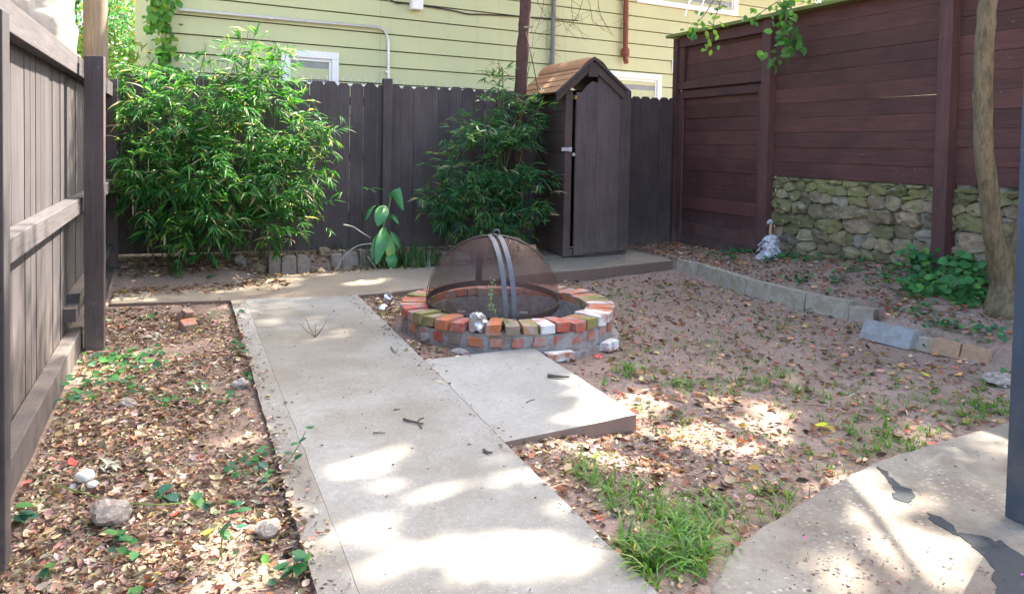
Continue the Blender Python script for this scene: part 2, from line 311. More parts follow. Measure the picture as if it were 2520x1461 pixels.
# ------------------------------------------------------------------ the ground
LX, BY, RX = -0.615, 8.53, 6.02            # the three fence planes
EDGE = [(5.02, 7.45), (5.02, 6.95), (4.97, 6.4), (5.10, 5.4), (5.18, 4.55), (4.76, 4.2), (4.80, 3.9), (4.84, 3.4), (4.95, 2.4)]
def edge_x(y):
    ys = np.array([p[1] for p in EDGE])[::-1]; xs = np.array([p[0] for p in EDGE])[::-1]; return np.interp(y, ys, xs)
def lump(x, y, k, s): return np.array([mnoise.noise(Vector((a * k, b * k, s))) for a, b in zip(np.ravel(x), np.ravel(y))]).reshape(np.shape(x))
PIT = (2.22, 5.24)
def height(x, y):
    x = np.asarray(x, float); y = np.asarray(y, float)
    h = np.full(x.shape, -0.035)
    lawn = smooth01(1.5, 2.1, x) * (1 - smooth01(6.2, 7.0, y)); h = h - 0.05 * lawn
    h = h + 0.014 * lump(x, y, 2.1, 3.3) + 0.007 * lump(x, y, 7, 1.3)
    bed = smooth01(7.95, 8.15, y) * (1 - smooth01(3.7, 3.9, x)); bedl = smooth01(6.95, 8.0, y) * (1 - smooth01(0.4, 0.9, x)); bed = np.maximum(bed, bedl * 0.8)
    h = h * (1 - bed) + bed * (0.13 + 0.02 * lump(x, y, 2, 9))
    ex = edge_x(y); top = np.interp(y, [2.5, 3.5, 4.6, 6.8, 7.4, 8.6], [0.33, 0.33, 0.31, 0.16, 0.10, 0.06])
    rb = smooth01(0.02, 0.14, x - ex); rise = smooth01(0.0, 1.0, (x - ex) / np.maximum(RX - ex, 0.2))
    hb = (0.05 + (top - 0.05) * rise) + 0.018 * lump(x, y, 2.6, 5)
    h = h * (1 - rb) + rb * hb
    out = np.maximum(np.maximum(smooth01(LX - 0.15, LX - 0.6, x), smooth01(RX + 0.15, RX + 0.6, x)), smooth01(BY + 0.15, BY + 0.7, y))
    h = h * (1 - out) + out * (0.02 + 0.03 * lump(x, y, 0.7, 2))
    pit = smooth01(0.66, 0.60, np.hypot(x - PIT[0], y - PIT[1])); h = h * (1 - pit) - 0.16 * pit
    slab = ((x > 3.45) & (x < 5.0) & (y > 7.15)); h = np.where(slab, np.minimum(h, -0.04), h)
    return h
def hz(x, y): return float(height(np.array([x]), np.array([y]))[0])
gx = np.concatenate([[-90, -40, -20, -12, -8, -5, -3.5, -2.5, -1.8, -1.3], np.arange(-1, 7.01, 0.055), [7.4, 8, 9, 11, 14, 20, 35, 90]])
gy = np.concatenate([[-60, -20, -8, -4, -2, -1, -.4, 0.2, .7, 1.0], np.arange(1.2, 9.4, 0.055), [9.8, 10.5, 12, 14, 17, 22, 35, 60, 120]])
GX, GY = np.meshgrid(gx, gy, indexing='ij'); GZ = height(GX, GY); nx, ny = GX.shape
gv = np.stack([GX, GY, GZ], -1).reshape(-1, 3)
gf = [(i * ny + j, (i + 1) * ny + j, (i + 1) * ny + j + 1, i * ny + j + 1) for i in range(nx - 1) for j in range(ny - 1)]
g = mobj('ground', gv, gf, M['soil'], None, True); g['kind'] = 'structure'

def rough_outline(poly, step=0.07, amp=0.007, seed=0.0, keep=()):
    out = []
    for i, a in enumerate(poly):
        b = poly[(i + 1) % len(poly)]; a, b = Vector(a), Vector(b); n = max(1, int((b - a).length / step)); t = (b - a).normalized(); q = Vector((-t.y, t.x)); q = -q if (q.x < -.01 or (abs(q.x) < .01 and q.y < 0)) else q
        for k in range(n):
            p = a + (b - a) * (k / n)
            if k: p = p + q * amp * (mnoise.noise(Vector((p.x * 9, p.y * 9, seed))) + 0.6 * mnoise.noise(Vector((p.x * 31, p.y * 31, seed))))
            out.append((p.x, p.y))
    return out
def slab(name, poly, z0, z1, mat, amp=0.008, bevel=0.008, seed=0):
    o = MB().prism(rough_outline(poly, 0.07, amp, seed), z0, z1).build(name, mat, None, False, bevel); o['kind'] = 'structure'; return o
# main path in two strips with the tooled joint between them, the newer apron, the walk along the back, the patio
PATH = [(0.475, -0.5), (1.245, -0.5), (1.305, 3.085), (1.345, 4.455), (1.385, 6.585), (0.475, 6.67)]
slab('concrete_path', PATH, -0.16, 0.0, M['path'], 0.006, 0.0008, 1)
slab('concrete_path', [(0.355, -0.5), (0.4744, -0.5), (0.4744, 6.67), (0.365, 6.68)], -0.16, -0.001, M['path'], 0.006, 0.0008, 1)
APRON = [(1.3062, 3.087), (2.045, 3.185), (2.09, 4.505), (1.3458, 4.452)]
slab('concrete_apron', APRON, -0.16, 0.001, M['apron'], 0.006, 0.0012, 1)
walk_z = lambda x, y: -0.003 + 0.075 * float(smooth01(1.6, 3.4, np.array(x)))
WALK = [(-0.53, 6.83), (0.36, 6.69), (1.385, 6.592), (2.0, 6.66), (2.8, 6.74), (3.74, 6.84), (5.0, 7.12), (5.02, 8.42), (3.5, 8.42), (3.3, 7.9), (0.9, 7.78), (-0.53, 7.6)]
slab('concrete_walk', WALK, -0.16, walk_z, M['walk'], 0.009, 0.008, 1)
PATIO = [(3.86, 2.53), (3.45, 2.49), (2.78, 2.41), (2.26, 2.25), (1.86, 2.11), (1.64, 2.0), (1.47, 1.87), (1.42, 1.6), (1.40, -0.5), (4.4, -0.5), (4.4, 2.5)]
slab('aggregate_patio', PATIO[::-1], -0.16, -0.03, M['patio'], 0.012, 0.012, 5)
def crop_pts(pts, x0, y0, k): return [((x0 + x * k) * 0.82031, (y0 + y * k) * 0.82031) for x, y in pts]
PA = crop_pts([(330, 490), (410, 530), (420, 570), (500, 630), (590, 680), (590, 740), (570, 768), (450, 730), (445, 710), (470, 690), (440, 630), (400, 580)], 2500, 1200, .3978)
PB = crop_pts([(705, 840), (760, 860), (900, 930), (930, 990), (1080, 1010), (1180, 1030), (1220, 1060), (1260, 1045), (1340, 1110), (1438, 1170), (1700, 1300), (1700, 1700), (1250, 1700), (1190, 1461), (1200, 1350), (1220, 1280), (1140, 1170), (1010, 1060), (900, 1000), (760, 920), (715, 880)], 2500, 1200, .3978)
for poly in (PA, PB):
    w2 = [on_z(x, y, -0.026) for x, y in poly]
    o = MB().prism(rough_outline([(p.x, p.y) for p in w2], 0.015, 0.02, 8)[::-1], -0.05, -0.0275).build('patch_of_tar', M['asphalt'], None); o['kind'] = 'structure'

# ------------------------------------------------------------------ back fence
fb = tag(empty('picket_fence', (2.7, BY, 0.1)), 'dark brown dog-eared picket fence along the back under the yellow house', 'fence')
def back_base(x): return 0.15 - 0.012 * x
x = LX + 0.02; k = 0
while x < RX - 0.06:
    wd = random.uniform(0.134, 0.15); gap = random.choice([0.001, 0.001, 0.002, 0.002, 0.005, 0.008])
    if 3.98 < x < 4.7: gap = 0.002
    z0 = back_base(x) - (.12 if x > 4.6 else 0); z1 = 1.955 + random.uniform(-0.012, 0.012) + 0.003 * x; c = 0.038; lean = random.uniform(-0.004, 0.004)
    pr = [(x, z0), (x + wd, z0), (x + wd + lean, z1 - c), (x + wd - c * .85 + lean, z1), (x + c * .85 + lean, z1), (x + lean, z1 - c)]
    d = random.uniform(-0.003, 0.003); n = len(pr)
    v = [(a, BY + d, b) for a, b in pr] + [(a, BY + 0.018 + d, b) for a, b in pr]
    f = [tuple(range(n)), tuple(range(n, 2 * n))[::-1]] + [((i + 1) % n, i, n + i, n + (i + 1) % n) for i in range(n)]
    local(mobj('picket', v, f, M['back_wood'], fb)); x += wd + gap; k += 1
pp = on_y(953, 197, BY - 0.05)
local(MB().box(pp.x - .05, pp.x + .05, BY - 0.10, BY - 0.004, 0.05, 2.02, None, .002).build('post', M['back_wood'], fb, False, .004))
for zz in (0.45, 1.1, 1.72):
    local(MB().box(LX + .05, RX - .05, BY + 0.0235, BY + 0.06, zz, zz + .09).build('rail', M['back_wood'], fb))
# wire barbs of the chain-link fence standing just behind the pickets
cl = tag(empty('chain_link_fence', (2.7, BY + .12, 0)), 'galvanised chain-link fence with twisted wire barbs behind the back pickets', 'fence')
mb = MB()
for i in range(150):
    xx = LX + 0.1 + i * 0.043
    if xx > RX - .1: break
    zt = 2.0 + random.uniform(-.006, .006); a = random.uniform(.6, 1.2); yy = BY + .12
    mb.tube([(xx, yy, 0.05), (xx, yy, zt - .012)], .0018, 3, False) if i % 2 else None
    if i % 2 == 0 and random.random() < .9:
        mb.tube([(xx, yy, zt - .05), (xx, yy, zt)], .0022, 3, False); mb.tube([(xx, yy, zt), (xx - .014 * a, yy, zt + .028)], .002, 3); mb.tube([(xx, yy, zt), (xx + .014 * a, yy, zt + .026)], .002, 3)
stuff(local(mb.build('barbs', M['galv'], cl)))
local(MB().tube([(LX, BY + .12, 1.935), (RX - .1, BY + .12, 1.95)], .010, 8).build('top_rail', M['galv'], cl))
for xx in (0.4, 2.9, 5.5): local(MB().tube([(xx, BY + .15, -.1), (xx, BY + .15, 1.97)], .022, 8).build('post', M['galv'], cl))

# ------------------------------------------------------------------ left fence: we see its rail side
fl = tag(empty('board_fence', (LX, 4.5, 0)), 'weathered brown board fence with rails and posts down the left side', 'fence')
y = 1.2
while y < BY - 0.02:
    wd = random.uniform(0.125, 0.15); gap = random.choice([0.001, 0.002, 0.004, 0.006]); z1 = 1.83 + random.uniform(-.015, .015); c = .03; d = random.uniform(-.004, .004)
    pr = [(y, 0.06), (y + wd, 0.06), (y + wd, z1 - c), (y + wd - c, z1), (y + c, z1), (y, z1 - c)]; n = 6
    v = [(LX - .045 + d, a, b) for a, b in pr] + [(LX - .063 + d, a, b) for a, b in pr]
    f = [tuple(range(n)), tuple(range(n, 2 * n))[::-1]] + [((i + 1) % n, i, n + i, n + (i + 1) % n) for i in range(n)]
    local(mobj('board', v, f, M['left_wood'], fl)); y += wd + gap
PY1 = 5.44
posts = [2.60, PY1, 8.1]
for (a, b) in ((1.2, PY1 + .02), (PY1 + .024, BY - .03)):
    local(MB().box(LX - .04, LX + .02, a, b, 1.69, 1.81, None, .003).build('top_rail', M['left_rail'], fl, False, .004))
    local(MB().box(LX - .04, LX + .035, a, b, 0.835, 0.93, None, .003).build('middle_rail', M['left_rail'], fl, False, .004))
    local(MB().box(LX - .04, LX + .035, a, b, -.08, 0.115, None, .003).build('kick_board', M['left_rail'], fl, False, .004))
    local(MB().box(LX - .04, LX + .02, a, b, 0.27, 0.33, None, .003).build('lower_rail', M['left_rail'], fl) if a > 5 else MB().box(LX - .04, LX + .03, PY1 - .2, PY1 - .025, 0.2, 0.28).build('rail_stub', M['left_rail'], fl))
local(MB().box(LX + .055, LX + .163, PY1 - .02, PY1 + .085, -.1, 1.81, None, .002).build('post', M['back_wood'], fl, False, .004))
local(MB().box(LX + .040, LX + .122, 2.72, 2.81, -.1, 1.68, None, .002).build('post', M['left_wood'], fl, False, .004))
local(MB().box(LX - .035, LX + .06, 8.0, 8.1, -.1, 1.85, None, .002).build('post', M['back_wood'], fl, False, .004))

# ------------------------------------------------------------------ right fence, gate, posts
fr = tag(empty('privacy_fence', (RX, 5.5, 0)), 'tall red brown fence of horizontal boards over the stone wall', 'fence')
Y1, Y2 = 6.78, 4.60      # the two posts in view
ztop = lambda y: 2.74 + 0.012 * (8.5 - y)
def board_run(ya, yb, z0, z1, n, parent, xx, mat, name='board', th=.022):
    for i in range(n):
        gap = random.choice([.003, .004, .005]); a = z0 + (z1 - z0) * i / n; b = z0 + (z1 - z0) * (i + 1) / n - gap
        t = random.uniform(-.001, .001); d = random.uniform(-.004, .004); mbx = MB()
        def plank_(x0, x1, za, zb_): mbx.add([(x0, ya, za + t), (x0, yb, za - t), (x0, yb, zb_ - t), (x0, ya, zb_ + t), (x1, ya, za + t), (x1, yb, za - t), (x1, yb, zb_ - t), (x1, ya, zb_ + t)], [(0, 1, 2, 3), (7, 6, 5, 4), (0, 4, 5, 1), (3, 2, 6, 7), (1, 5, 6, 2), (0, 3, 7, 4)])
        plank_(xx + d, xx + d + th, a, b)
        if random.random() > .05 or name != 'board': plank_(xx + d + th * .45, xx + d + th * .9, b + .0002, b + gap + .006)     # the lap behind the joint
        else: plank_(xx + d + th * .45, xx + d + th * .9, b + .0002, b + gap - .0006)
        local(mbx.build(name, mat, parent))
board_run(Y2 + .068, Y1 - .068, 1.03, 2.76, 11, fr, RX - .02, M['right_wood'])
board_run(2.2, Y2 - .068, 1.05, 2.76, 11, fr, RX - .02, M['right_wood'])
for yy, zb in ((Y1, .0), (Y2, .1), (2.3, .1)):
    local(MB().box(RX - .11, RX + .03, yy - .065, yy + .065, zb, 2.75, None, .003).build('post', M['right_post'], fr, False, .005))
local(MB().box(RX - .16, RX + .10, 2.2, BY + .12, 2.755, 2.79, None, .004).build('cap', M['cap_wood'], fr, False, .004))
gt = tag(empty('gate', (RX, 7.65, 0)), 'red brown board gate with framed panels between the stone wall and back fence', 'gate')
ga, gb = Y1 + .075, BY - .03
board_run(ga + .02, gb - .02, 0.04, 2.03, 12, gt, RX - .01, M['right_wood'])
board_run(ga + .02, gb - .02, 2.035, 2.76, 4, gt, RX - .005, M['right_wood'], 'transom_board')
def fbox(n, y0, y1, z0, z1, x0=-.075, x1=-.018): local(MB().box(RX + x0, RX + x1, y0, y1, z0, z1, None, .002).build(n, M['right_post'], gt, False, .004))
fbox('stile', ga + .01, ga + .10, .10, 2.05, -.05); fbox('stile', gb - .12, gb - .03, .10, 2.05, -.05)
fbox('top_rail', ga + .103, gb - .123, 1.955, 2.05, -.05); fbox('bottom_rail', ga + .103, gb - .123, .10, .20, -.05)
fbox('jamb', gb - .027, gb + .055, 0.02, 2.74, -.10, -.012); fbox('header', ga, gb - .03, 2.075, 2.17, -.07); fbox('top_plate', ga, gb - .03, 2.62, 2.745, -.07)
fbox('transom_stile', gb - .12, gb - .03, 2.175, 2.615, -.06); fbox('sill', ga, gb - .03, -.02, .095, -.06)

# ------------------------------------------------------------------ rubble stone wall under the fence
sw = tag(empty('stone_wall', (RX, 4.5, 0)), 'low rubble stone wall with mossy stones under the right fence', 'wall')
WA, WB, WZ0, WZ1 = 2.4, Y1 - .07, 0.02, 1.02
local(MB().box(RX + .022, RX + .30, WA, WB, -0.1, WZ1 + .10).build('mortar', M['wall_mortar'], sw))
def clip(poly, a, b, c):
    out = []
    for i in range(len(poly)):
        p, q = poly[i], poly[(i + 1) % len(poly)]; dp, dq = a * p[0] + b * p[1] - c, a * q[0] + b * q[1] - c
        if dp <= 0: out.append(p)
        if dp * dq < 0: t = dp / (dp - dq); out.append((p[0] + t * (q[0] - p[0]), p[1] + t * (q[1] - p[1])))
    return out
sites = []; AS = 1.9; zc = WZ0
while zc < WZ1 - .02:
    rh = random.uniform(.07, .155) if zc < .75 else random.uniform(.08, .11); yc = WA + random.uniform(-.1, 0)
    while yc < WB:
        wd_ = rh * random.uniform(1.1, 3.0); sites.append(((yc + wd_ / 2 + random.uniform(-.02, .02)) / AS, zc + rh / 2 + random.uniform(-.3, .3) * rh, (rh + wd_ / AS) * .28))
        if wd_ > 2.3 * rh and random.random() < .3: sites.append(((yc + wd_ * random.uniform(.3, .7)) / AS, zc + rh * 1.0, rh * .18))
        yc += wd_
    zc += rh
for si, (sy, sz, sr) in enumerate(sites):
    poly = [(WA / AS, WZ0), (WB / AS, WZ0), (WB / AS, WZ1), (WA / AS, WZ1)]
    for qi, q in enumerate(sites):
        if qi == si: continue
        dx, dz = q[0] - sy, q[1] - sz
        if dx * dx + dz * dz > .25: continue
        poly = clip(poly, dx, dz, (q[0] ** 2 + q[1] ** 2 - sy * sy - sz * sz) / 2 + .5 * (sr - q[2]) * math.hypot(dx, dz) * .4)
        if len(poly) < 3: break
    if len(poly) < 3: continue
    cx = sum(p[0] for p in poly) / len(poly); cz = sum(p[1] for p in poly) / len(poly)
    # round the cell: sample its boundary by angle and blend towards an ellipse
    n = 20; ring = []
    for k_ in range(n):
        a = 2 * math.pi * k_ / n; dx, dz = math.cos(a), math.sin(a); best = 9
        for i in range(len(poly)):
            p, q = poly[i], poly[(i + 1) % len(poly)]; ex_, ez_ = q[0] - p[0], q[1] - p[1]; den = dx * ez_ - dz * ex_
            if abs(den) < 1e-9: continue
            t = ((p[0] - cx) * ez_ - (p[1] - cz) * ex_) / den; u_ = ((p[0] - cx) * dz - (p[1] - cz) * dx) / den
            if t > 0 and -1e-6 <= u_ <= 1 + 1e-6: best = min(best, t)
        ring.append(best)
    avg = sorted(ring)[n // 2]; ring = [min(r_, avg * 1.75) for r_ in ring]
    ring = [(ring[i - 1] + 5 * ring[i] + ring[(i + 1) % n]) / 7 * (1.0 + .26 * mnoise.noise(Vector((math.cos(6.283 * i / n) * 1.6, math.sin(6.283 * i / n) * 1.6, si * 3.1)))) - .001 for i in range(n)]
    if min(ring) < .008: ring = [max(r_, .008) for r_ in ring]
    dep = random.uniform(.028, .062) + .03 * avg; v = []; ty, tz = random.uniform(-.2, .2), random.uniform(-.35, .2)
    for sc_, d_ in ((1.0, -.5), (.985, .55), (.93, .9), (.6, 1.0)):
        for k_ in range(n):
            a = 2 * math.pi * k_ / n; r_ = ring[k_] * sc_; yy = r_ * math.cos(a) * AS; zz = r_ * math.sin(a)
            nz = 1 + .7 * mnoise.noise(Vector((cx * 9 + yy * 14, cz * 9 + zz * 14, si)))
            v.append((RX + .02 - dep * (d_ * .75 + .25 * min(d_, 0.5)) * nz - (ty * yy + tz * zz if d_ > .2 else 0), cx * AS + yy, cz + zz))
    v.append((RX + .02 - dep * 1.02, cx * AS, cz)); f = [(r_ * n + k_, (r_ + 1) * n + k_, (r_ + 1) * n + (k_ + 1) % n, r_ * n + (k_ + 1) % n) for r_ in range(3) for k_ in range(n)] + [(3 * n + k_, 4 * n, 3 * n + (k_ + 1) % n) for k_ in range(n)]
    local(mobj('stone', v, [q[::-1] for q in f], STN[random.choices([0, 1, 2, 3], [4, 3, 3 if cz > .55 else 1, 2])[0] if cz < .88 else 2], sw, False))

# ------------------------------------------------------------------ the shed
sh = tag(empty('garden_shed', (4.32, 8.1, .07)), 'narrow brown wooden shed with tan shingled gable roof and plank door', 'shed')
SX0, SX1, SY, SB = 3.925, 4.745, 7.70, .07
def sp(mb_, n, mat, par=sh, bv=.003): return local(mb_.build(n, mat, par, False, bv)) if par is sh else mb_.build(n, mat, par, False, bv)
sp(MB().box(SX0, SX0 + .085, SY, SY + .05, SB, 1.93), 'corner_post', M['shed_side'])
sp(MB().box(SX1 - .05, SX1, SY, SY + .05, SB, 1.93), 'corner_post', M['shed_wood'])
sp(MB().box(SX0 + .086, SX1 - .051, SY + .004, SY + .05, SB, SB + .085), 'threshold', M['shed_wood'])
sp(MB().box(SX0 + .06, SX1 - .03, BY - .06, BY - .025, SB, 2.0), 'back_panel', M['shed_side'])
for i in range(8):
    a = SB + .01 + i * .232; sp(MB().box(SX0 + .012, SX0 + .03, SY + .053, BY - .08, a, a + .227, None, .002), 'side_board', M['shed_side'])
    sp(MB().box(SX1 - .03, SX1 - .012, SY + .053, BY - .08, a, a + .227, None, .002), 'side_board', M['shed_side'])
# door: planks with a stepped, sloping top, one taller plank in the middle
dx0, dx1 = SX0 + .115, SX1 + .004; nP = 5; pw = (dx1 - dx0) / nP; dm = (dx0 + dx1) / 2 - .02
door = local(MB().box(dx0 + .03, dx1 - .03, SY - .006, SY + .016, .55, .64).build('door', M['shed_wood'], sh)); door.name = 'door'
edges = [dx0, dx0 + .125, dx0 + .27, dx0 + .42, dx0 + .565, dx1]
tops = [(1.835, 1.885 + .03), (2.0, 2.10), (2.255, 2.255), (2.10, 1.97), (1.93, 1.80)]
tops = [(1.80, 1.80, 1.90), (1.93, 2.055, 2.055), (2.225, 2.225, 2.225), (2.06, 2.05, 1.93), (1.90, 1.80, 1.80)]
for i in range(5):
    a, b = edges[i] + .001, edges[i + 1] - .0015; t0, t1, t2 = tops[i]; m_ = (a + b) / 2
    zb = SB + .03 + .025 * i / 5 - (.015 if i == 0 else 0)
    dz = lambda px, py: on_y(px, py, SY - .033).z
    z_sh, z_up, z_mid, z_r0 = dz(1400, 226), dz(1433, 200), dz(1458, 180), dz(1505, 218)
    if i == 0: pr = [(a, zb), (b, zb), (b, z_sh + (z_up - z_sh) * .55), (a + .065, z_sh), (a, z_sh)]
    elif i == 1: pr = [(a, zb), (b, zb), (b, z_up - .02), (b - .03, z_up), (a + .07, z_up + .005), (a, z_sh + (z_up - z_sh) * .58)]
    elif i == 2: pr = [(a, zb), (b, zb), (b, z_mid - .02), (b - .02, z_mid), (a + .01, z_mid), (a, z_mid - .02)]
    elif i == 3: pr = [(a, zb), (b, zb), (b, z_up - .09), (a + .07, z_up + .005), (a + .03, z_up), (a, z_up - .03)]
    else: pr = [(a, zb), (b, zb), (b, z_r0 - .02), (b - .06, z_r0 + .02), (a, z_up - .095)]
    d = random.uniform(-.002, .002); n = len(pr)
    v = [(p, SY - .033 + d, q) for p, q in pr] + [(p, SY - .009, q) for p, q in pr]
    f = [tuple(range(n)), tuple(range(n, 2 * n))[::-1]] + [((k_ + 1) % n, k_, n + k_, n + (k_ + 1) % n) for k_ in range(n)]
    mobj('plank', v, f, M['shed_wood'], door)
hz_ = on_y(1397, 368, SY - .04)
ha = MB().box(hz_.x - .075, hz_.x + .055, SY - .043, SY - .036, hz_.z - .02, hz_.z + .02).box(hz_.x + .015, hz_.x + .05, SY - .05, SY - .0435, hz_.z - .026, hz_.z + .026).build('hasp', M['galv'], door, False, .002)
MB().tube([(hz_.x + .07, SY - .036, hz_.z - .055), (hz_.x + .07, SY - .056, hz_.z - .055)], .02, 10).build('staple', M['galv'], door)
# gable: barge boards, ridge block, roof deck, shingles
q_ = on_y(1463, 143, SY - .09); XR, ZR = q_.x, q_.z; q_ = on_y(1371, 227, SY - .09); EL = (q_.x, q_.z); q_ = on_y(1541, 219, SY - .09); ER = (q_.x, q_.z)
def slope_box(a, b, y0, y1, drop, mb_=None):
    return (mb_ or MB()).add([(a[0], y0, a[1]), (b[0], y0, b[1]), (b[0], y0, b[1] - drop), (a[0], y0, a[1] - drop), (a[0], y1, a[1]), (b[0], y1, b[1]), (b[0], y1, b[1] - drop), (a[0], y1, a[1] - drop)],
                             [(0, 3, 2, 1), (4, 5, 6, 7), (0, 1, 5, 4), (3, 7, 6, 2), (0, 4, 7, 3), (1, 2, 6, 5)])
sp(slope_box((EL[0] + .01, EL[1] - .012), (XR - .062, ZR - .012 - .062), SY - .075, SY - .038, .095), 'barge_board', M['shed_side'])
sp(slope_box((XR + .062, ZR - .012 - .062), (ER[0] - .01, ER[1] - .012), SY - .075, SY - .038, .10), 'barge_board', M['shed_side'])
sp(MB().prism([(XR - .06, 0), (XR + .06, 0), (XR + .06, .04), (XR - .06, .04)], ZR - .19, ZR - .03).build and MB().box(XR - .06, XR + .06, SY - .08, SY - .035, ZR - .21, ZR - .045), 'ridge_block', M['shed_side'])
sp(MB().box(SX0 + .10, SX0 + .135, SY - .032, SY + .03, 1.835, 1.88), 'cut_rafter_end', M['bare_wood'])
roof = local(slope_box((EL[0], EL[1]), (XR, ZR - .005), SY - .07, BY + .18, .012).build('roof', M['shed_side'], sh))
slope_box((XR, ZR - .005), (ER[0], ER[1]), SY - .07, BY + .18, .012).build('roof_deck', M['shed_side'], roof)
ln = math.hypot(XR - EL[0], ZR - EL[1]); rows = 5
def shingle_row(A, B, t0, t1, lift, ya, yb, n, off):
    A, B = Vector(A), Vector(B); nrm = Vector((-(B - A).normalized().y, (B - A).normalized().x))
    if nrm.y < 0: nrm = -nrm
    for i in range(n + 1):
        a = ya + (yb - ya) * (i - off) / n; b = a + (yb - ya) / n - .005; a = max(a, ya); b = min(b, yb)
        if b - a < .02: continue
        j = random.uniform(-.004, .004); P = [A + (B - A) * (t0 + j), A + (B - A) * t1]; lo, hi = lift + random.uniform(0, .003), lift * .4
        v = []
        for th in (0.002, 0.008):
            for (q, l_) in ((P[0], lo), (P[1], hi)):
                for yy in (a, b): w_ = q + nrm * (l_ + th); v.append((w_.x, yy, w_.y))
        mobj('shingle', v, [(0, 1, 3, 2), (4, 6, 7, 5), (0, 4, 5, 1), (2, 3, 7, 6), (0, 2, 6, 4), (1, 5, 7, 3)], M['shingle'], roof)
for r_ in range(rows):
    t0 = -.03 + r_ * .19; t1 = t0 + .24
    shingle_row(EL, (XR, ZR), t0, min(t1, .97), .010, SY - .09, BY + .20, 5, .5 * (r_ % 2))
    shingle_row((ER[0], ER[1]), (XR, ZR), t0, min(t1, .97), .010, SY - .09, BY + .20, 5, .5 * (r_ % 2))
# rounded ridge caps
n = 8
for i in range(n):
    ya = SY - .095 + (BY + .2 - SY + .095) * i / n; yb = ya + (BY + .2 - SY + .095) / n + .02; v = []
    dl = Vector((EL[0] - XR, EL[1] - ZR)).normalized(); dr = Vector((ER[0] - XR, ER[1] - ZR)).normalized(); arc = []
    for k_ in range(9):
        t = (k_ - 4) / 4; q = Vector((XR, ZR + .026)) + (dl if t < 0 else dr) * abs(t) * .22; q.y += .022 * abs(t) * (1 - abs(t)) * 2.2 - .014 * (1 - abs(t)) ** 2; q.x += (-1 if t < 0 else 1) * .022 * abs(t) * (1 - abs(t)) * 2; arc.append(q)
    for yy, up in ((ya, .0), (yb, .012)):
        for q in arc: v.append((q.x, yy, q.y + up))
    for yy, up in ((ya, -.006), (yb, .006)):
        for q in arc: v.append((q.x, yy, q.y + up))
    m9 = 9; f = [(k_, k_ + 1, m9 + k_ + 1, m9 + k_) for k_ in range(8)] + [(18 + k_, 27 + k_, 28 + k_, 19 + k_) for k_ in range(8)] + [(k_, 18 + k_, 19 + k_, k_ + 1) for k_ in range(8)] + [(9 + k_, 10 + k_, 28 + k_, 27 + k_) for k_ in range(8)]
    mobj('ridge_shingle', v, f, M['shingle'], roof)
sp(slope_box((EL[0] - .01, EL[1] + .008), (XR, ZR + .016), SY - .105, SY - .092, .04), 'drip_edge', M['iron'])
sp(slope_box((XR, ZR + .016), (ER[0] + .01, ER[1] + .008), SY - .105, SY - .092, .04), 'drip_edge', M['iron'])

# ------------------------------------------------------------------ the yellow house behind
HA = R(7.3); HU = Vector((math.cos(HA), math.sin(HA), 0)); HN = Vector((math.sin(HA), -math.cos(HA), 0)); H0 = Vector((-0.232, 9.55, 0))
def on_house(x, y):
    d = sight(x, y); t = (H0 - EYEV).dot(HN) / d.dot(HN); p = EYEV + d * t; return (p - H0).dot(HU), p.z
HM = Matrix.Translation(H0) @ Matrix(((HU.x, -HN.x, 0), (HU.y, -HN.y, 0), (0, 0, 1))).to_4x4()    # local: x along wall, y into the house, z up
ho = tag(empty('yellow_house'), 'pale yellow clapboard house with white windows behind the back fence', 'house'); ho.matrix_world = HM
def hb(mb_, n, mat, par=ho, bv=0): return mb_.build(n, mat, par, False, bv)
HL = 11.0
hb(MB().box(0.02, HL, .034, 3.4, 0, 4.25), 'wall_core', M['shed_side'])  # dark colour seen through the board gaps stands in for the lap shadows
zs = [on_house(840, q)[1] for q in (33.5, 75, 118.4, 160)]; sp_z = (zs[0] - zs[3]) / 3; zref = zs[3]
i0 = int((zref - .2) / sp_z); joints = [on_house(612, 160)[0], on_house(934, 120)[0]]
for i in range(-i0, 12):
    z = zref + i * sp_z
    if z > 4.1: break
    js = [0.105] + ([joints[0], joints[1], 6.5] if i % 2 else [joints[1], 5.4, 8.8]) + [HL - .1]
    for a, b in zip(js[:-1], js[1:]):
        o = random.uniform(0, .003); hb(MB().add([(a + .001, -.026 - o, z + .013), (b - .001, -.026 - o, z + .013), (b - .001, -.010, z + sp_z), (a + .001, -.010, z + sp_z), (a + .001, .03, z + .013), (b - .001, .03, z + .013), (b - .001, .03, z + sp_z), (a + .001, .03, z + sp_z)],
           [(0, 1, 2, 3), (7, 6, 5, 4), (0, 4, 5, 1), (3, 2, 6, 7), (0, 3, 7, 4), (1, 5, 6, 2)]), 'siding_board', M['siding'])
hb(MB().box(0, .10, -.04, .06, 0.1, 4.25), 'corner_board', M['siding']); hb(MB().box(0, .018, .062, 3.4, 0.05, 4.2), 'end_wall', M['siding'])
rf_ = hb(MB().add([(-.4, -.45, 4.2), (HL + .4, -.45, 4.2), (HL + .4, 1.7, 5.0), (-.4, 1.7, 5.0), (HL + .4, 3.8, 4.2), (-.4, 3.8, 4.2)], [(0, 1, 2, 3), (3, 2, 4, 5), (0, 3, 5), (1, 4, 2), (0, 5, 4, 1)]), 'roof', M['grey_pipe'])
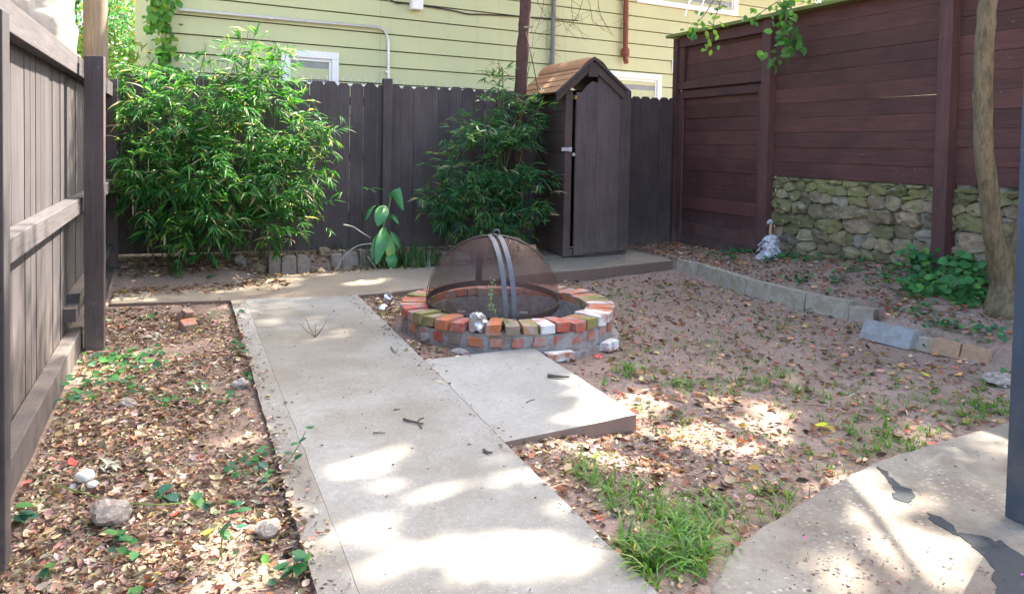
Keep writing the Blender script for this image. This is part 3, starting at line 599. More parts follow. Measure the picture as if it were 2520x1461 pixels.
def window(px0, px1, py0, zb, glass_frac=.5, name='window', trim=.085):
    a, zt = on_house(px0, py0); b, _ = on_house(px1, py0)
    wd = hb(MB().box(a + trim, b - trim, .0, .02, zb + trim, zt - trim), name, M['trim'])
    for (q0, q1, r0, r1, nm) in ((a, b, zt - trim, zt, 'head_casing'), (a, a + trim, zb, zt - trim - .001, 'side_casing'), (b - trim, b, zb, zt - trim - .001, 'side_casing'), (a + trim + .001, b - trim - .001, zb, zb + trim * .8, 'sill')):
        MB().box(q0, q1, -.055, -.006, r0, r1).build(nm, M['trim'], wd, False, .004)
    i0_, i1_ = a + trim + .035, b - trim - .035
    MB().box(a + trim + .001, b - trim - .001, -.03, -.004, zt - trim - .035, zt - trim - .001).build('sash_rail', M['trim'], wd)
    for q in (a + trim + .001, b - trim - .031): MB().box(q, q + .03, -.03, -.004, zb + trim * .8 + .001, zt - trim - .036).build('sash_stile', M['trim'], wd)
    MB().box(i0_, i1_, -.016, -.006, zb + trim * .8 + .002, zt - trim - .038).build('pane', M['glass'], wd); return wd, a, b, zt
window(690, 831, 121, 1.35); window(1455, 1624, 172, 1.30)
wd3, a3, b3, z3 = window(1567, 1816, -150, on_house(1700, 26)[1], .5, 'window', .10)
for px, py in ((1668, 2), (1702, 2)):
    s0, z0 = on_house(px, py); s1, z1 = on_house(px - 34, py + 48)
    MB().tube([(s0, -.05, z0 + .25), (s0, -.30, z0 + .02), (s1 + .05, -.42, z1)], .017, 4).build('bracket_arm', M['trim'], wd3)
MB().box((a3 + b3) / 2 - .04, (a3 + b3) / 2 + .04, -.05, -.017, on_house(1700, 20)[1] + .09, 3.9).build('mullion', M['trim'], wd3)
def hp(x, y, off=-.06): s_, z_ = on_house(x, y); return (s_, off, z_)
hb(MB().tube(curve_pts([hp(440, 26), hp(660, 46), hp(900, 67), hp(925, 70), hp(942, 79), hp(950, 100), hp(951, 130), hp(951, 240)], 4), .018, 8), 'conduit', M['conduit'])
s_, z_ = on_house(661, 46); hb(MB().tube([(s_ - .035, -.06, z_ + .003), (s_ + .035, -.06, z_ - .003)], .026, 8), 'conduit_coupling', M['galv'])
s_, z_ = on_house(951, 178); hb(MB().box(s_ - .035, s_ + .02, -.075, -.025, z_ - .012, z_ + .012), 'conduit_strap', M['trim'])
s_, z_ = on_house(1018, 27); hb(MB().box(s_ - .075, s_ + .085, -.13, -.025, z_, z_ + .24), 'junction_box', M['trim'], ho, .012)
hb(MB().tube(curve_pts([hp(960, 2, -.03), hp(975, 9, -.03), hp(1000, 10, -.03), hp(1040, 16, -.03), hp(1110, 27, -.03), hp(1150, 36, -.03), hp(1190, 37, -.03), hp(1290, 43, -.03), hp(1420, 52, -.03)], 4), .010, 5), 'cable', M['cable'])
hb(MB().tube([hp(1357, -20, -.07), hp(1350, 260, -.07)], .034, 10), 'drain_pipe', M['grey_pipe'])
hb(MB().tube([hp(1532, -30, -.09), hp(1530, 120, -.09)], .040, 10), 'rusty_pipe', M['rust_pipe'])
s_, z_ = on_house(1530, 130); hb(MB().tube([(s_, -.09, z_ + .06), (s_, -.09, z_ + .045), (s_, -.09, z_ - .05), (s_, -.09, z_ - .065)], [.045, .062, .062, .045], 10).tube([(s_, -.09, z_ - .06), (s_, -.10, z_ - .12), (s_, -.12, z_ - .17)], [.044, .04, .036], 10), 'pipe_elbow', M['rust_pipe'])
s_, z_ = on_house(1655, 147); hb(MB().box(s_ - .03, s_ + .3, -.035, -.024, z_ - .2, z_ ), 'vent_cover', M['trim'])

# ------------------------------------------------------------------ fire pit
cx, cy = PIT
fp = tag(empty('fire_pit', (cx, cy, 0)), 'round brick fire pit ringed with red, mossy and white bricks', 'fire pit')
def ring_mesh(r0, r1, z0, z1, n=72, amp=.0, seed=0):
    v, f = [], []
    for i in range(n):
        a = 2 * math.pi * i / n; q = 1 + amp * mnoise.noise(Vector((math.cos(a) * 3, math.sin(a) * 3, seed)))
        for (r_, z_) in ((r1 * q, z0), (r1 * q, z1), (r0, z1), (r0, z0)): v.append((cx + r_ * math.cos(a), cy + r_ * math.sin(a), z_ + (0.012 * mnoise.noise(Vector((a * 6, r_, seed))) if z_ == z1 else 0)))
    for i in range(n):
        j = (i + 1) % n
        for k_ in range(4): f.append((i * 4 + k_, j * 4 + k_, j * 4 + (k_ + 1) % 4, i * 4 + (k_ + 1) % 4))
    return v, f
v, f = ring_mesh(.58, .765, -.20, .086, 96, .02, 1); local(mobj('mortar_ring', v, f, M['mortar'], fp))
v, f = ring_mesh(.70, .815, -.20, -.045, 96, .03, 2); local(mobj('footing', v, f, M['mortar'], fp))
v = [(cx, cy, -.12)] + [(cx + .62 * math.cos(a), cy + .62 * math.sin(a), -.13 + .015 * math.sin(5 * a)) for a in np.linspace(0, 2 * math.pi, 40, endpoint=False)]
local(mobj('ash_bed', v, [(0, i + 1, (i + 1) % 40 + 1) for i in range(40)], M['ash'], fp))
def brick_piece(name, ang, rin, rout, wd, z0, z1, mat, tilt=0, yaw=0, roll=0):
    m_ = Matrix.Translation((cx, cy, 0)) @ Matrix.Rotation(ang, 4, 'Z') @ Matrix.Translation(((rin + rout) / 2, 0, (z0 + z1) / 2)) @ Matrix.Rotation(yaw, 4, 'Z') @ Matrix.Rotation(tilt, 4, 'Y') @ Matrix.Rotation(roll, 4, 'X')
    l2, h2 = (rout - rin) / 2, (z1 - z0) / 2
    return local(MB().box(-l2, l2, -wd / 2, wd / 2, -h2, h2, m_, .0055).build(name, mat, fp, False, .004))
NB = 40; view_a = math.atan2(-cy, -cx)
front = {}
seqm = [0, 1, 2, 0, 1, 4, 2, 1, 0, 3]
for i in range(NB):
    a = view_a + 2 * math.pi * (i + .25) / NB; da = (a - view_a + math.pi) % (2 * math.pi) - math.pi      # positive: to the right seen from the camera
    r_ = random.random()
    if da > 2.0 or da < -2.2: mi = random.choice([2, 1, 1, 0, 1, 1])
    elif da > .55: mi = random.choice([2, 1, 1, 3, 1, 0])
    elif da < -.9: mi = random.choice([2, 1, 1, 0, 0])
    else: mi = random.choice([0, 1, 1, 0, 2])
    k_ = round(da / (2 * math.pi / NB) - .25)
    mi = {-5: 2, -4: 1, -3: 0, -1: 1, 0: 4, 1: 2, 2: 3, 3: 0, 4: 0, 5: 2, 6: 3, 7: 3, 10: 3}.get(k_, mi)
    if k_ == -2: continue            # a gap in the ring, with the foil
    wob = random.uniform(-.05, .05); o = random.uniform(-.012, .012)
    brick_piece('brick', a, .585 + o, .785 + o, random.uniform(.094, .102), .086, .149 + random.uniform(-.005, .008), BR[mi], random.uniform(-.03, .03), wob, random.uniform(-.04, .04))
NL = 34
for i in range(NL):
    a = view_a + 2 * math.pi * (i + .5) / NL; o = random.uniform(-.01, .004)
    brick_piece('brick', a, .62, .778 + o, random.uniform(.075, .098), .004, .066, BR[random.choice([0, 0, 1, 1, 0, 4])], 0, random.uniform(-.03, .03))
for (ang, w_) in ((view_a + .42, .20), (view_a + 1.0, .16)):
    brick_piece('footing_block', ang, .80, .87, w_, -.075, -.018, BR[3])
def char_log(a, b, r0): return tag(MB().tube([Vector(a) + (Vector(b) - Vector(a)) * t + Vector((0, 0, .012 * mnoise.noise(Vector((t * 4, r0 * 90, 2))))) for t in (0, .2, .4, .6, .8, 1)], [r0 * .8, r0, r0 * 1.05, r0 * .9, r0, r0 * .6], 8, True, .35).build('charred_log', M['char'], None, True), None, None)
# the spark screen: a hemisphere of fine mesh on a steel ring, hoops and straps, standing on legs inside the pit
DC = Vector((2.09, 5.21, .172)); DR = .478
dm_ = tag(empty('spark_screen', (DC.x, DC.y, -.12)), 'domed mesh spark screen with steel straps sitting in the brick fire pit', 'fire screen')
DT = Matrix.Translation(DC) @ Matrix.Rotation(view_a + math.pi / 2, 4, 'Z') @ Matrix.Rotation(R(5), 4, 'X')   # local -y... towards the camera
def hoop_path(az, r_, t0, t1, n=26): return [DT @ Vector((r_ * math.cos(t) * math.cos(az), r_ * math.cos(t) * math.sin(az), r_ * math.sin(t))) for t in np.linspace(t0, t1, n)]
v, f = [], []; na, ne = 48, 14
for j in range(ne + 1):
    e = math.pi / 2 * j / ne
    for i in range(na):
        a = 2 * math.pi * i / na; q = 1 + .012 * mnoise.noise(Vector((math.cos(a) * 2, math.sin(a) * 2, e * 2))); v.append(DT @ Vector((DR * q * math.cos(e) * math.cos(a), DR * q * math.cos(e) * math.sin(a), DR * q * math.sin(e))))
for j in range(ne):
    for i in range(na): f.append((j * na + i, j * na + (i + 1) % na, (j + 1) * na + (i + 1) % na, (j + 1) * na + i))
local(mobj('mesh_dome', v, f, M['screen'], dm_, True))
def strap(name, az, w_, t0, t1, mat, off=0.0, r_=DR + .006, par=dm_):
    v = []; n = 30; side = Vector((-math.sin(az), math.cos(az), 0))
    for t in np.linspace(t0, t1, n):
        for rr in (r_, r_ + .004):
            for s__ in (-1, 1): v.append(DT @ (Vector((rr * math.cos(t) * math.cos(az), rr * math.cos(t) * math.sin(az), rr * math.sin(t))) + side * (off + s__ * w_ / 2)))
    f = []
    for i in range(n - 1):
        a, b = i * 4, i * 4 + 4
        f += [(a, a + 1, b + 1, b), (a + 2, b + 2, b + 3, a + 3), (a, b, b + 2, a + 2), (a + 1, a + 3, b + 3, b + 1)]
    return local(mobj(name, v, f, mat, par, False))
FR = -math.pi / 2 + .26      # the front straps come down a little right of the middle
strap('front_strap', FR, .035, -.05, math.pi / 2, M['strap'], -.030); strap('front_strap', FR, .035, -.05, math.pi / 2, M['strap'], .030)
strap('back_strap', FR + math.pi, .05, 0.0, math.pi / 2, M['iron'], 0)
strap('side_hoop', 0.02, .03, 0, math.pi, M['iron'], 0)
ringp = [DT @ Vector(((DR + .004) * math.cos(a), (DR + .004) * math.sin(a), 0)) for a in np.linspace(0, 2 * math.pi, 49)]
v = []; 
for p in ringp[:-1]: v += [p + Vector((0, 0, -.022)), p + Vector((0, 0, .022))]
c0 = DC
for p in ringp[:-1]: q = c0 + (p - c0) * 1.012; v += [q + Vector((0, 0, -.022)), q + Vector((0, 0, .022))]
f = []
for i in range(48):
    j = (i + 1) % 48; f += [(2 * i, 2 * i + 1, 2 * j + 1, 2 * j), (96 + 2 * i, 96 + 2 * j, 97 + 2 * j, 97 + 2 * i), (2 * i + 1, 97 + 2 * i, 97 + 2 * j, 2 * j + 1), (2 * i, 2 * j, 96 + 2 * j, 96 + 2 * i)]
local(mobj('base_ring', v, f, M['iron'], dm_))
tp = DT @ Vector((.01, 0, DR)); local(MB().tube(curve_pts([tp + Vector((-.012, 0, 0)), tp + Vector((-.015, .0, .03)), tp + Vector((0.01, 0, .045)), tp + Vector((.03, 0, .03)), tp + Vector((.028, 0, 0))], 4), .007, 6).build('handle', M['strap'], dm_, True))
for az, nm in ((math.pi * .83, 'leg'), (math.pi * .18, 'leg')):
    p = DT @ Vector((.27 * math.cos(az) if nm else 0, .20 * math.sin(az), 0)); q = Vector((p.x, p.y, 0))
    m_ = Matrix.Translation(q) @ Matrix.Rotation(view_a + math.pi / 2, 4, 'Z')
    local(MB().box(-.03, .03, -.004, .004, -.125, .07, m_).box(-.03, .03, -.0045, -.085, .066, .074, m_).build(nm, M['galv'], dm_))
for (a, b, r0) in (((-.22, -.1, -.09), (.12, -.30, -.06), .03), ((.0, -.18, -.08), (.30, -.05, -.055), .028), ((.05, -.25, -.085), (.18, .12, -.075), .034)):
    vx = Matrix.Rotation(view_a + math.pi / 2, 3, 'Z'); a, b = vx @ Vector(a), vx @ Vector(b)
    lg = char_log((cx + a.x, cy + a.y, a.z), (cx + b.x, cy + b.y, b.z), r0); lg['category'] = 'log'; lg['label'] = {.03: 'charred log at the left front of the ash in the fire pit', .028: 'charred log pointing right in the ash of the fire pit', .034: 'thickest charred log running back under the spark screen'}[r0]; lg['group'] = 'burnt logs in the fire pit'

# ------------------------------------------------------------------ edging bricks and stones along the back bed
def rock(name, p, size, mat, label=None, cat='rock', seed=0, flat=.7, group=None, sub=3, parent=None, sharp=.35):
    bm = bmesh.new(); bmesh.ops.create_icosphere(bm, subdivisions=sub, radius=1)
    for v_ in bm.verts:
        d = v_.co.normalized(); q = 1 + sharp * mnoise.noise(d * 1.3 + Vector((seed, seed * .7, 0))) + .14 * mnoise.noise(d * 4 + Vector((seed, 0, 0)))
        for c_ in range(5):
            random.seed(seed * 31 + c_); ax = Vector((random.uniform(-1, 1), random.uniform(-1, 1), random.uniform(-1, 1))).normalized(); q = min(q, random.uniform(.72, .95) / max(.2, d.dot(ax)))
        v_.co = Vector((d.x * q * size[0], d.y * q * size[1], d.z * q * size[2]))
    me = bpy.data.meshes.new(name); bm.to_mesh(me); bm.free(); me.materials.append(mat)
    o = link(bpy.data.objects.new(name, me), parent); o.location = p; o.rotation_euler = (0, 0, seed * 1.7); random.seed(int(seed * 100) + 5)
    if label: tag(o, label, cat, group)
    return o
eb = 'edging bricks of the back bed'
def edge_brick(px0, px1, pyb, hgt, clip_l=0, clip_r=0, label='', mat='edging', lean=.1):
    a, b = on_z(px0, pyb, 0), on_z(px1, pyb, 0); yy = (a.y + b.y) / 2; yy = max(7.86, min(8.02, yy)); x0, x1 = on_y(px0, pyb, yy).x, on_y(px1, pyb, yy).x
    z0, z1 = -.02, hgt; pr = [(x0, z0), (x1, z0), (x1, z1 - clip_r), (x1 - clip_r, z1), (x0 + clip_l, z1), (x0, z1 - clip_l)]
    if not clip_l: pr = pr[:5] + [] if clip_r else [(x0, z0), (x1, z0), (x1, z1), (x0, z1)]
    elif not clip_r: pr = [(x0, z0), (x1, z0), (x1, z1), (x0 + clip_l, z1), (x0, z1 - clip_l)]
    n = len(pr); v = [(p, yy + lean * q, q) for p, q in pr] + [(p, yy + .075 + lean * q, q) for p, q in pr]
    f = [tuple(range(n)), tuple(range(n, 2 * n))[::-1]] + [((i + 1) % n, i, n + i, n + (i + 1) % n) for i in range(n)]
    mb_ = MB().add(v, f); tag(mb_.build('edging_brick', M[mat], None, False, .008), label, 'brick', eb)
edge_brick(661, 691, 672, .205, 0, .035, 'leftmost upright grey brick edging the back bed, one corner cut')
edge_brick(693, 730, 671, .175, .03, .03, 'upright edging brick with both corners cut, second from the left')
edge_brick(732, 763, 669, .17, 0, .045, 'upright edging brick with its right corner cut, third from the left')
edge_brick(815, 842, 659, .15, 0, 0, 'small upright edging brick right of the brown stone')
edge_brick(843, 885, 657, .165, .03, .03, 'wide upright edging brick with cut corners left of the broad-leaved plant')
edge_brick(886, 925, 656, .175, .0, .03, 'upright edging brick just behind the broad-leaved plant stem')
edge_brick(950, 990, 655, .17, .03, .03, 'upright edging brick right of the broad-leaved plant')
def bed_rock(px, py, size, mat, label, seed, z=None):
    p = on_z(px, py, .03 if z is None else z); rock('bed_rock', (p.x, p.y, (hz(p.x, p.y) if z is None else z) + size[2] * .35), size, M[mat], label, 'rock', seed, group='rocks edging the back bed')
bed_rock(787, 664, (.10, .06, .06), 'rock_brown', 'brown stone between the edging bricks of the back bed', 1.1)
bed_rock(590, 663, (.065, .06, .075), 'rock', 'pale pointed rock below the big bamboo', 2.3)
bed_rock(632, 664, (.08, .06, .07), 'rock_brown', 'reddish squarish stone beside the leftmost edging brick', 3.7)
bed_rock(797, 628, (.09, .06, .07), 'rock_brown', 'mossy rock at the foot of the back fence behind the edging', 4.2, .12)
for k_, (px, py, s__, mt, lb) in enumerate([(1018, 652, .09, 'rock_brown', 'tan rock in the grass clump left of the spark screen'), (1052, 652, .08, 'rock', 'grey rock edging the bed behind the left of the spark screen'), (1095, 648, .09, 'rock_brown', 'rounded brown rock seen through the left of the spark screen'),
                                      (1140, 645, .11, 'rock', 'large pale boulder seen through the top of the spark screen'), (1185, 642, .09, 'rock', 'upright grey rock seen through the spark screen'), (1225, 640, .08, 'rock_brown', 'flat tan rock behind the front straps of the spark screen'), (1275, 640, .09, 'rock', 'broken pale rock below the second bamboo')]):
    bed_rock(px, py, (s__ * 1.15, s__ * .8, s__ * 1.15), mt, lb, 5.1 + k_ * 1.37)
# ------------------------------------------------------------------ edging blocks of the right bed
def edging_block(c0_, c1_, hgt, label, mat, th=.10, lean=.12, scallop=False, base=-.085):
    (px0, py0), (px1, py1) = crop_pts([c0_, c1_], 1950, 700, .4452); a, b = on_z(px0, py0, -.075), on_z(px1, py1, -.075); t = (b - a); L = t.length; t.normalize(); nrm = Vector((-t.y, t.x, 0))
    if nrm.x < 0: nrm = -nrm
    n = max(2, int(L / .03)); v, f = [], []
    for i in range(n + 1):
        s__ = i / n; p = a + t * L * s__; ht = hgt + (.018 * abs(math.sin(s__ * L / .075 * math.pi)) - .01 if scallop else .004 * mnoise.noise(p * 14))
        jj = .006 * mnoise.noise(p * 8)
        for (dn, z_) in ((jj, base), (lean * hgt + jj, base + ht), (lean * hgt + th, base + ht - .006), (th + .02, base)): q = p + nrm * dn; v.append((q.x, q.y, z_))
    for i in range(n):
        for k_ in range(4): f.append((i * 4 + k_, i * 4 + (k_ + 1) % 4, i * 4 + 4 + (k_ + 1) % 4, i * 4 + 4 + k_))
    f += [(0, 3, 2, 1), (n * 4, n * 4 + 1, n * 4 + 2, n * 4 + 3)]
    tag(mobj('edging_block', v, f, M[mat], None), label, 'block', 'edging blocks of the right bed')
edging_block((168, 270), (312, 305), .165, 'short scalloped concrete edging block at the corner by the back walk', 'block', scallop=True)
edging_block((318, 305), (634, 411), .16, 'long scalloped concrete edging block, second from the back walk', 'block', scallop=True)
edging_block((640, 412), (1034, 513), .155, 'long tan concrete edging block with a straight top, third from the walk', 'block')
edging_block((1042, 515), (1330, 580), .155, 'mossy grey concrete edging block with a chipped top edge', 'block')
edging_block((1336, 582), (1500, 610), .125, 'short crumbling edging block grown over with green at its end', 'block')
edging_block((1408, 692), (1738, 775), .125, 'smooth blue-grey concrete block tipped towards the lawn', 'block_grey', .09, .5)
edging_block((1768, 762), (1880, 797), .09, 'small mossy brown block next to the blue-grey block', 'block', .08, .3)
edging_block((1886, 797), (2075, 838), .10, 'sunken brown brick with a dark joint in the right bed edging', 'block_brown', .09, .35)
edging_block((2085, 838), (2272, 886), .10, 'last brown brick of the right bed edging nearest the patio', 'block_brown', .09, .35)
p = on_z(2465, 930, -.05); rock('flat_stone', (p.x, p.y, p.z - .005), (.13, .09, .035), M['rock'], 'flat grey stone in the soil beside the blue-grey post', 'rock', 9.3)

# ------------------------------------------------------------------ blue-grey porch post
bp = on_z(2505, 1285, -.03)
pst = MB().box(bp.x - .0, bp.x + .11, bp.y - .06, bp.y + .05, -.03, 3.0).build('porch_post', M['slate'], None, False, .004)
tag(pst, 'slate blue painted porch post at the right edge over the patio', 'post')

# ------------------------------------------------------------------ trees
def leaf_blob(N, blobs, sharp=0.0):
    """points spread through ellipsoids, denser towards the outside"""
    w_ = np.array([b[3] * b[4] * b[5] * (b[6] if len(b) > 6 else 1) for b in blobs]); idx = rng.choice(len(blobs), N, p=w_ / w_.sum())
    B = np.array([b[:6] for b in blobs])[idx]; d = unit(rng.normal(size=(N, 3))); r_ = rng.random(N) ** (1 / 2.6)
    return B[:, :3] + d * r_[:, None] * B[:, 3:6], d
def sub_clumps(N, blobs, per, spread):
    k_ = max(1, N // per); c_, d = leaf_blob(k_, blobs); i = rng.integers(0, k_, N); return c_[i] + rng.normal(0, spread, (N, 3)), d[i]
SV = np.array(S)
# sun flecks: (photo x, photo y, radius m); the crowns are open along the sun's rays to these places
FLECK = [(860, 1175, .15), (930, 1215, .10), (1010, 1250, .11), (1180, 1165, .08), (1120, 1215, .08), (1280, 1395, .17), (1160, 1430, .12), (1010, 1390, .10), (880, 1330, .11), (1370, 1190, .09), (900, 1440, .10), (760, 1300, .07), (1480, 1290, .05),
         (1440, 1030, .12), (1350, 1055, .08), (1520, 1005, .07), (1640, 955, .16), (1760, 1010, .14), (1860, 1080, .14), (1480, 1110, .16), (1620, 1150, .12), (1960, 1160, .10), (1340, 1105, .09), (1740, 1070, .10), (1560, 890, .06),
         (2130, 1180, .10), (2210, 1340, .16), (2080, 1430, .14), (2260, 1240, .09), (2000, 1290, .08), (570, 1090, .12), (640, 1290, .12), (560, 1430, .14), (660, 1220, .07), (470, 1080, .05),
         (670, 808, .03), (700, 803, .03), (750, 812, .035), (760, 845, .045), (915, 845, .05), (690, 985, .05), (830, 985, .03), (500, 716, .05), (420, 728, .05), (650, 700, .05), (340, 742, .05), (300, 800, .05), (880, 700, .04), (1160, 620, .03), (330, 1020, .05)]
fr_ = random.Random(3)
for (x0_, x1_, y0_, y1_, n_, a_, b_) in ((720, 1500, 1120, 1461, 26, .04, .10), (1400, 1950, 930, 1190, 34, .07, .15), (1980, 2380, 1140, 1461, 14, .05, .12), (330, 690, 1040, 1461, 22, .05, .12), (1320, 1560, 960, 1070, 6, .05, .09), (640, 1000, 780, 1000, 6, .02, .04)):
    for _ in range(n_): FLECK.append((fr_.uniform(x0_, x1_), fr_.uniform(y0_, y1_), fr_.uniform(a_, b_)))
TG = [on_z(x, y, -.03) for x, y, r_ in FLECK]; TR = [r_ for *_, r_ in FLECK]
for (px, py, r_) in ((70, 600, .10), (60, 300, .08), (100, 330, .08), (110, 420, .05), (60, 480, .05), (40, 160, .10), (150, 540, .04), (70, 760, .09), (130, 720, .04), (70, 1000, .05), (30, 900, .06), (150, 940, .03), (20, 450, .05), (130, 160, .03)):
    TG.append(on_x(px, py, LX)); TR.append(r_ * 1.25)
for (px, py, r_) in ((600, 130, .4), (450, 220, .45), (700, 170, .3), (330, 190, .4), (560, 260, .35), (720, 330, .22), (820, 330, .12), (400, 330, .2), (640, 420, .12), (270, 200, .15), (1230, 200, .2), (1280, 300, .12), (1330, 480, .06), (1200, 330, .08), (1180, 430, .05), (1740, 90, .12), (1930, 60, .1)):
    TG.append(on_y(px, py, 7.9 if px < 1500 else 6.3)); TR.append(r_)
TG = np.array([tuple(p) for p in TG]); TR = np.array(TR)
def open_to_sun(P):
    keep = np.ones(len(P), bool)
    for t, r_ in zip(TG, TR):
        q = P - t; al = q @ SV; d = np.linalg.norm(q - al[:, None] * SV, axis=1)
        keep &= ~((d < r_ * .95) & (al > 1.0))
    return keep
GREEN = [(0.075, 0.16, 0.03), (0.055, 0.12, 0.025), (0.10, 0.19, 0.035), (0.13, 0.20, 0.04)]
def crown(name, N, blobs, parent, size=(.07, .11), zmin=2.9, per=40, spread=.16, cols=GREEN, ws=(3, 3, 2, 1)):
    P, d = sub_clumps(N, blobs, per, spread); k_ = open_to_sun(P) & (P[:, 2] > zmin); P = P[k_]; d = d[k_]; n = len(P)
    f_ = unit(rng.normal(size=(n, 3)) + d * .6 + np.array([0, 0, -.5])); up = unit(rng.normal(size=(n, 3)) * .8 + np.array([0, 0, 1]) + .5 * SV)
    L_ = rng.uniform(*size, n); return stuff(cloud(name, OVAL, OVAL_F, P, f_, up, L_, L_ * .62, palette(n, cols, ws), M['leaf'], parent))
# crape myrtle at the right edge: smooth trunk in view, crown over the yard
cm = tag(empty('crape_myrtle', (5.35, 3.7, .2)), 'smooth tan trunk of a leaning tree at the right edge by the ivy', 'tree')
TY = 3.72
tpts = [(5.47, 3.66, .10)] + [tuple(on_y(px, py, TY)) for px, py in ((2476, 690), (2448, 600), (2434, 480), (2420, 340), (2419, 200), (2426, 60), (2436, -80))] + [(5.2, 3.85, 3.2)]
local(MB().tube(curve_pts(tpts, 4), list(np.interp(np.linspace(0, 1, 33), [0, .1, .25, .4, .6, 1], [.19, .12, .068, .062, .060, .055])), 14, True, .18).build('trunk', M['bark'], cm, True))
local(MB().tube(curve_pts([on_y(2490, 740, TY), on_y(2512, 620, TY + .02), on_y(2548, 480, TY + .05), on_y(2580, 250, TY + .1), (6.3, 3.9, 3.2)], 4), [.12, .11, .1, .095, .09, .085, .085, .08, .08, .08, .075, .075, .07, .07, .07, .07, .065], 12, True, .15).build('second_trunk', M['bark'], cm, True))
CB0 = [(4.7, 3.9, 3.9, .8, .8, .4), (5.6, 4.3, 4.2, .9, .8, .45), (5.3, 3.0, 4.0, .8, .7, .4), (5.7, 5.8, 3.9, .5, .7, .3)]
CB = [(4.3, 4.2, 4.5, 1.3, 1.5, .85), (5.8, 3.6, 4.9, 1.4, 1.4, .9), (4.2, 5.6, 4.7, 1.2, 1.3, .8), (5.6, 5.2, 5.3, 1.6, 1.4, .9), (3.6, 3.2, 4.4, 1.1, 1.1, .7), (5.2, 2.6, 4.6, 1.3, 1.1, .8), (3.4, 4.8, 4.6, .9, 1.1, .7)]
UPS = S * 5.0
CB = [(b[0] + UPS.x, b[1] + UPS.y, b[2] + UPS.z) + b[3:] for b in CB]
for b in CB0: local(MB().tube(curve_pts([(5.2, 3.85, 3.15), ((5.2 + b[0]) / 2, (3.85 + b[1]) / 2, 3.3 + .3 * (b[2] - 3.3)), (b[0], b[1], b[2])], 4), list(np.linspace(.045, .012, 9)), 6).build('limb', M['bark'], cm, True))
local(crown('crown', 4500, CB0, cm, (.06, .10), 3.3))
def tall_tree(name, label, base, blobs, N):
    o = tag(empty(name, base), label, 'tree'); bx_, by_ = base[0], base[1]; zt = min(b[2] for b in blobs) - .8
    local(MB().tube(curve_pts([(bx_, by_, -.1), (bx_ - .05, by_, zt * .4), (bx_ - .15, by_ + .05, zt * .75), (bx_ - .3, by_, zt)], 5), list(np.linspace(.24, .12, 16)), 12, True, .2).build('trunk', M['bark_pale'], o, True))
    for b in blobs: local(MB().tube(curve_pts([(bx_ - .3, by_, zt - .05), ((bx_ - .3 + b[0]) / 2, (by_ + b[1]) / 2, zt + .3 * (b[2] - zt)), (b[0], b[1], b[2])], 4), list(np.linspace(.08, .015, 9)), 6).build('limb', M['bark_pale'], o, True))
    local(crown('crown', N, blobs, o, (.075, .125), 5.0)); return o
tall_tree('shade_tree', 'unseen tall tree beyond the right fence whose crown shades the path', (8.6, 5.3, 0), CB, 56000)  # unseen tree added, crown lifted along the sun's rays to soften the flecks
# unseen tree added beyond the right fence, its crown shading the back
NBB = [(6.8, 8.2, 5.3, 1.6, 1.6, .9), (8.2, 7.6, 5.6, 1.7, 1.6, 1.1), (6.6, 6.8, 5.5, 1.3, 1.2, .8), (8.0, 9.6, 5.8, 1.7, 1.5, 1.1), (5.6, 7.4, 5.5, 1.2, 1.1, .7), (6.2, 9.2, 6.2, 1.2, 1.0, .7), (7.2, 5.6, 5.6, 1.3, 1.2, .8)]
NBB = [(b[0] + UPS.x, b[1] + UPS.y, b[2] + UPS.z) + b[3:] for b in NBB]
tall_tree('far_shade_tree', 'unseen tall shade tree beyond the right fence behind the gate', (9.6, 9.4, 0), NBB, 46000)
local(MB().tube(curve_pts([(5.2, 3.85, 3.15), (5.35, 5.0, 3.45), (5.55, 6.2, 3.45), (5.6, 7.1, 3.35)], 5), list(np.linspace(.04, .012, 16)), 6).build('limb', M['bark'], cm, True))
# hanging leafy twigs seen against the fence
def twig_spray(parent, path, N, size, yplane, spread, cols, ws, mat=M['leaf']):
    pts = curve_pts([on_y(px, py, yplane + dy) for px, py, dy in path], 6)
    tw = local(MB().tube(pts, list(np.linspace(.008, .002, len(pts))), 5).build('hanging_twig', M['twig'], parent))
    A = np.array([tuple(p) for p in pts]); n = len(A); i = np.clip((rng.random(N) ** .8 * n).astype(int), 0, n - 1); P = A[i] + rng.normal(0, spread, (N, 3))
    f_ = unit(rng.normal(size=(N, 3)) * .8 + np.array([-.1, -.2, -.9])); up = unit(rng.normal(size=(N, 3)) * .5 + np.array([-.4, -.9, .5])); L_ = rng.uniform(*size, N)
    o = cloud('leaves', OVAL, OVAL_F, P, f_, up, L_, L_ * .66, palette(N, cols, ws), mat, tw); stuff(o)
BRG = [(0.09, 0.24, 0.05), (0.06, 0.17, 0.045), (0.16, 0.28, 0.04)]
twig_spray(cm, [(2040, -90, .1), (1950, -10, 0), (1930, 60, 0), (1915, 110, 0), (1895, 150, 0)], 75, (.07, .12), 6.2, .055, BRG, (3, 3, .6))
twig_spray(cm, [(1960, -60, .1), (1945, 40, 0), (1950, 90, 0), (1950, 110, 0)], 40, (.07, .12), 6.25, .05, BRG, (2, 3, .6))
twig_spray(cm, [(1800, -90, .2), (1775, 0, .1), (1755, 60, 0), (1750, 115, 0)], 46, (.05, .085), 6.9, .05, BRG, (1, 1, 3))
twig_spray(cm, [(1800, -80, .2), (1745, 20, .1), (1712, 62, 0), (1700, 80, 0)], 26, (.05, .09), 7.0, .045, BRG, (3, 2, 1))
twig_spray(cm, [(2010, -60, .1), (1890, 20, 0), (1850, 48, 0)], 26, (.05, .09), 6.6, .05, BRG, (3, 2, 1))
twig_spray(cm, [(2120, -90, .1), (2040, -25, 0), (1990, 5, 0)], 60, (.06, .1), 6.4, .07, BRG + [(.45, .12, .04)], (1, 1, 3, .5))
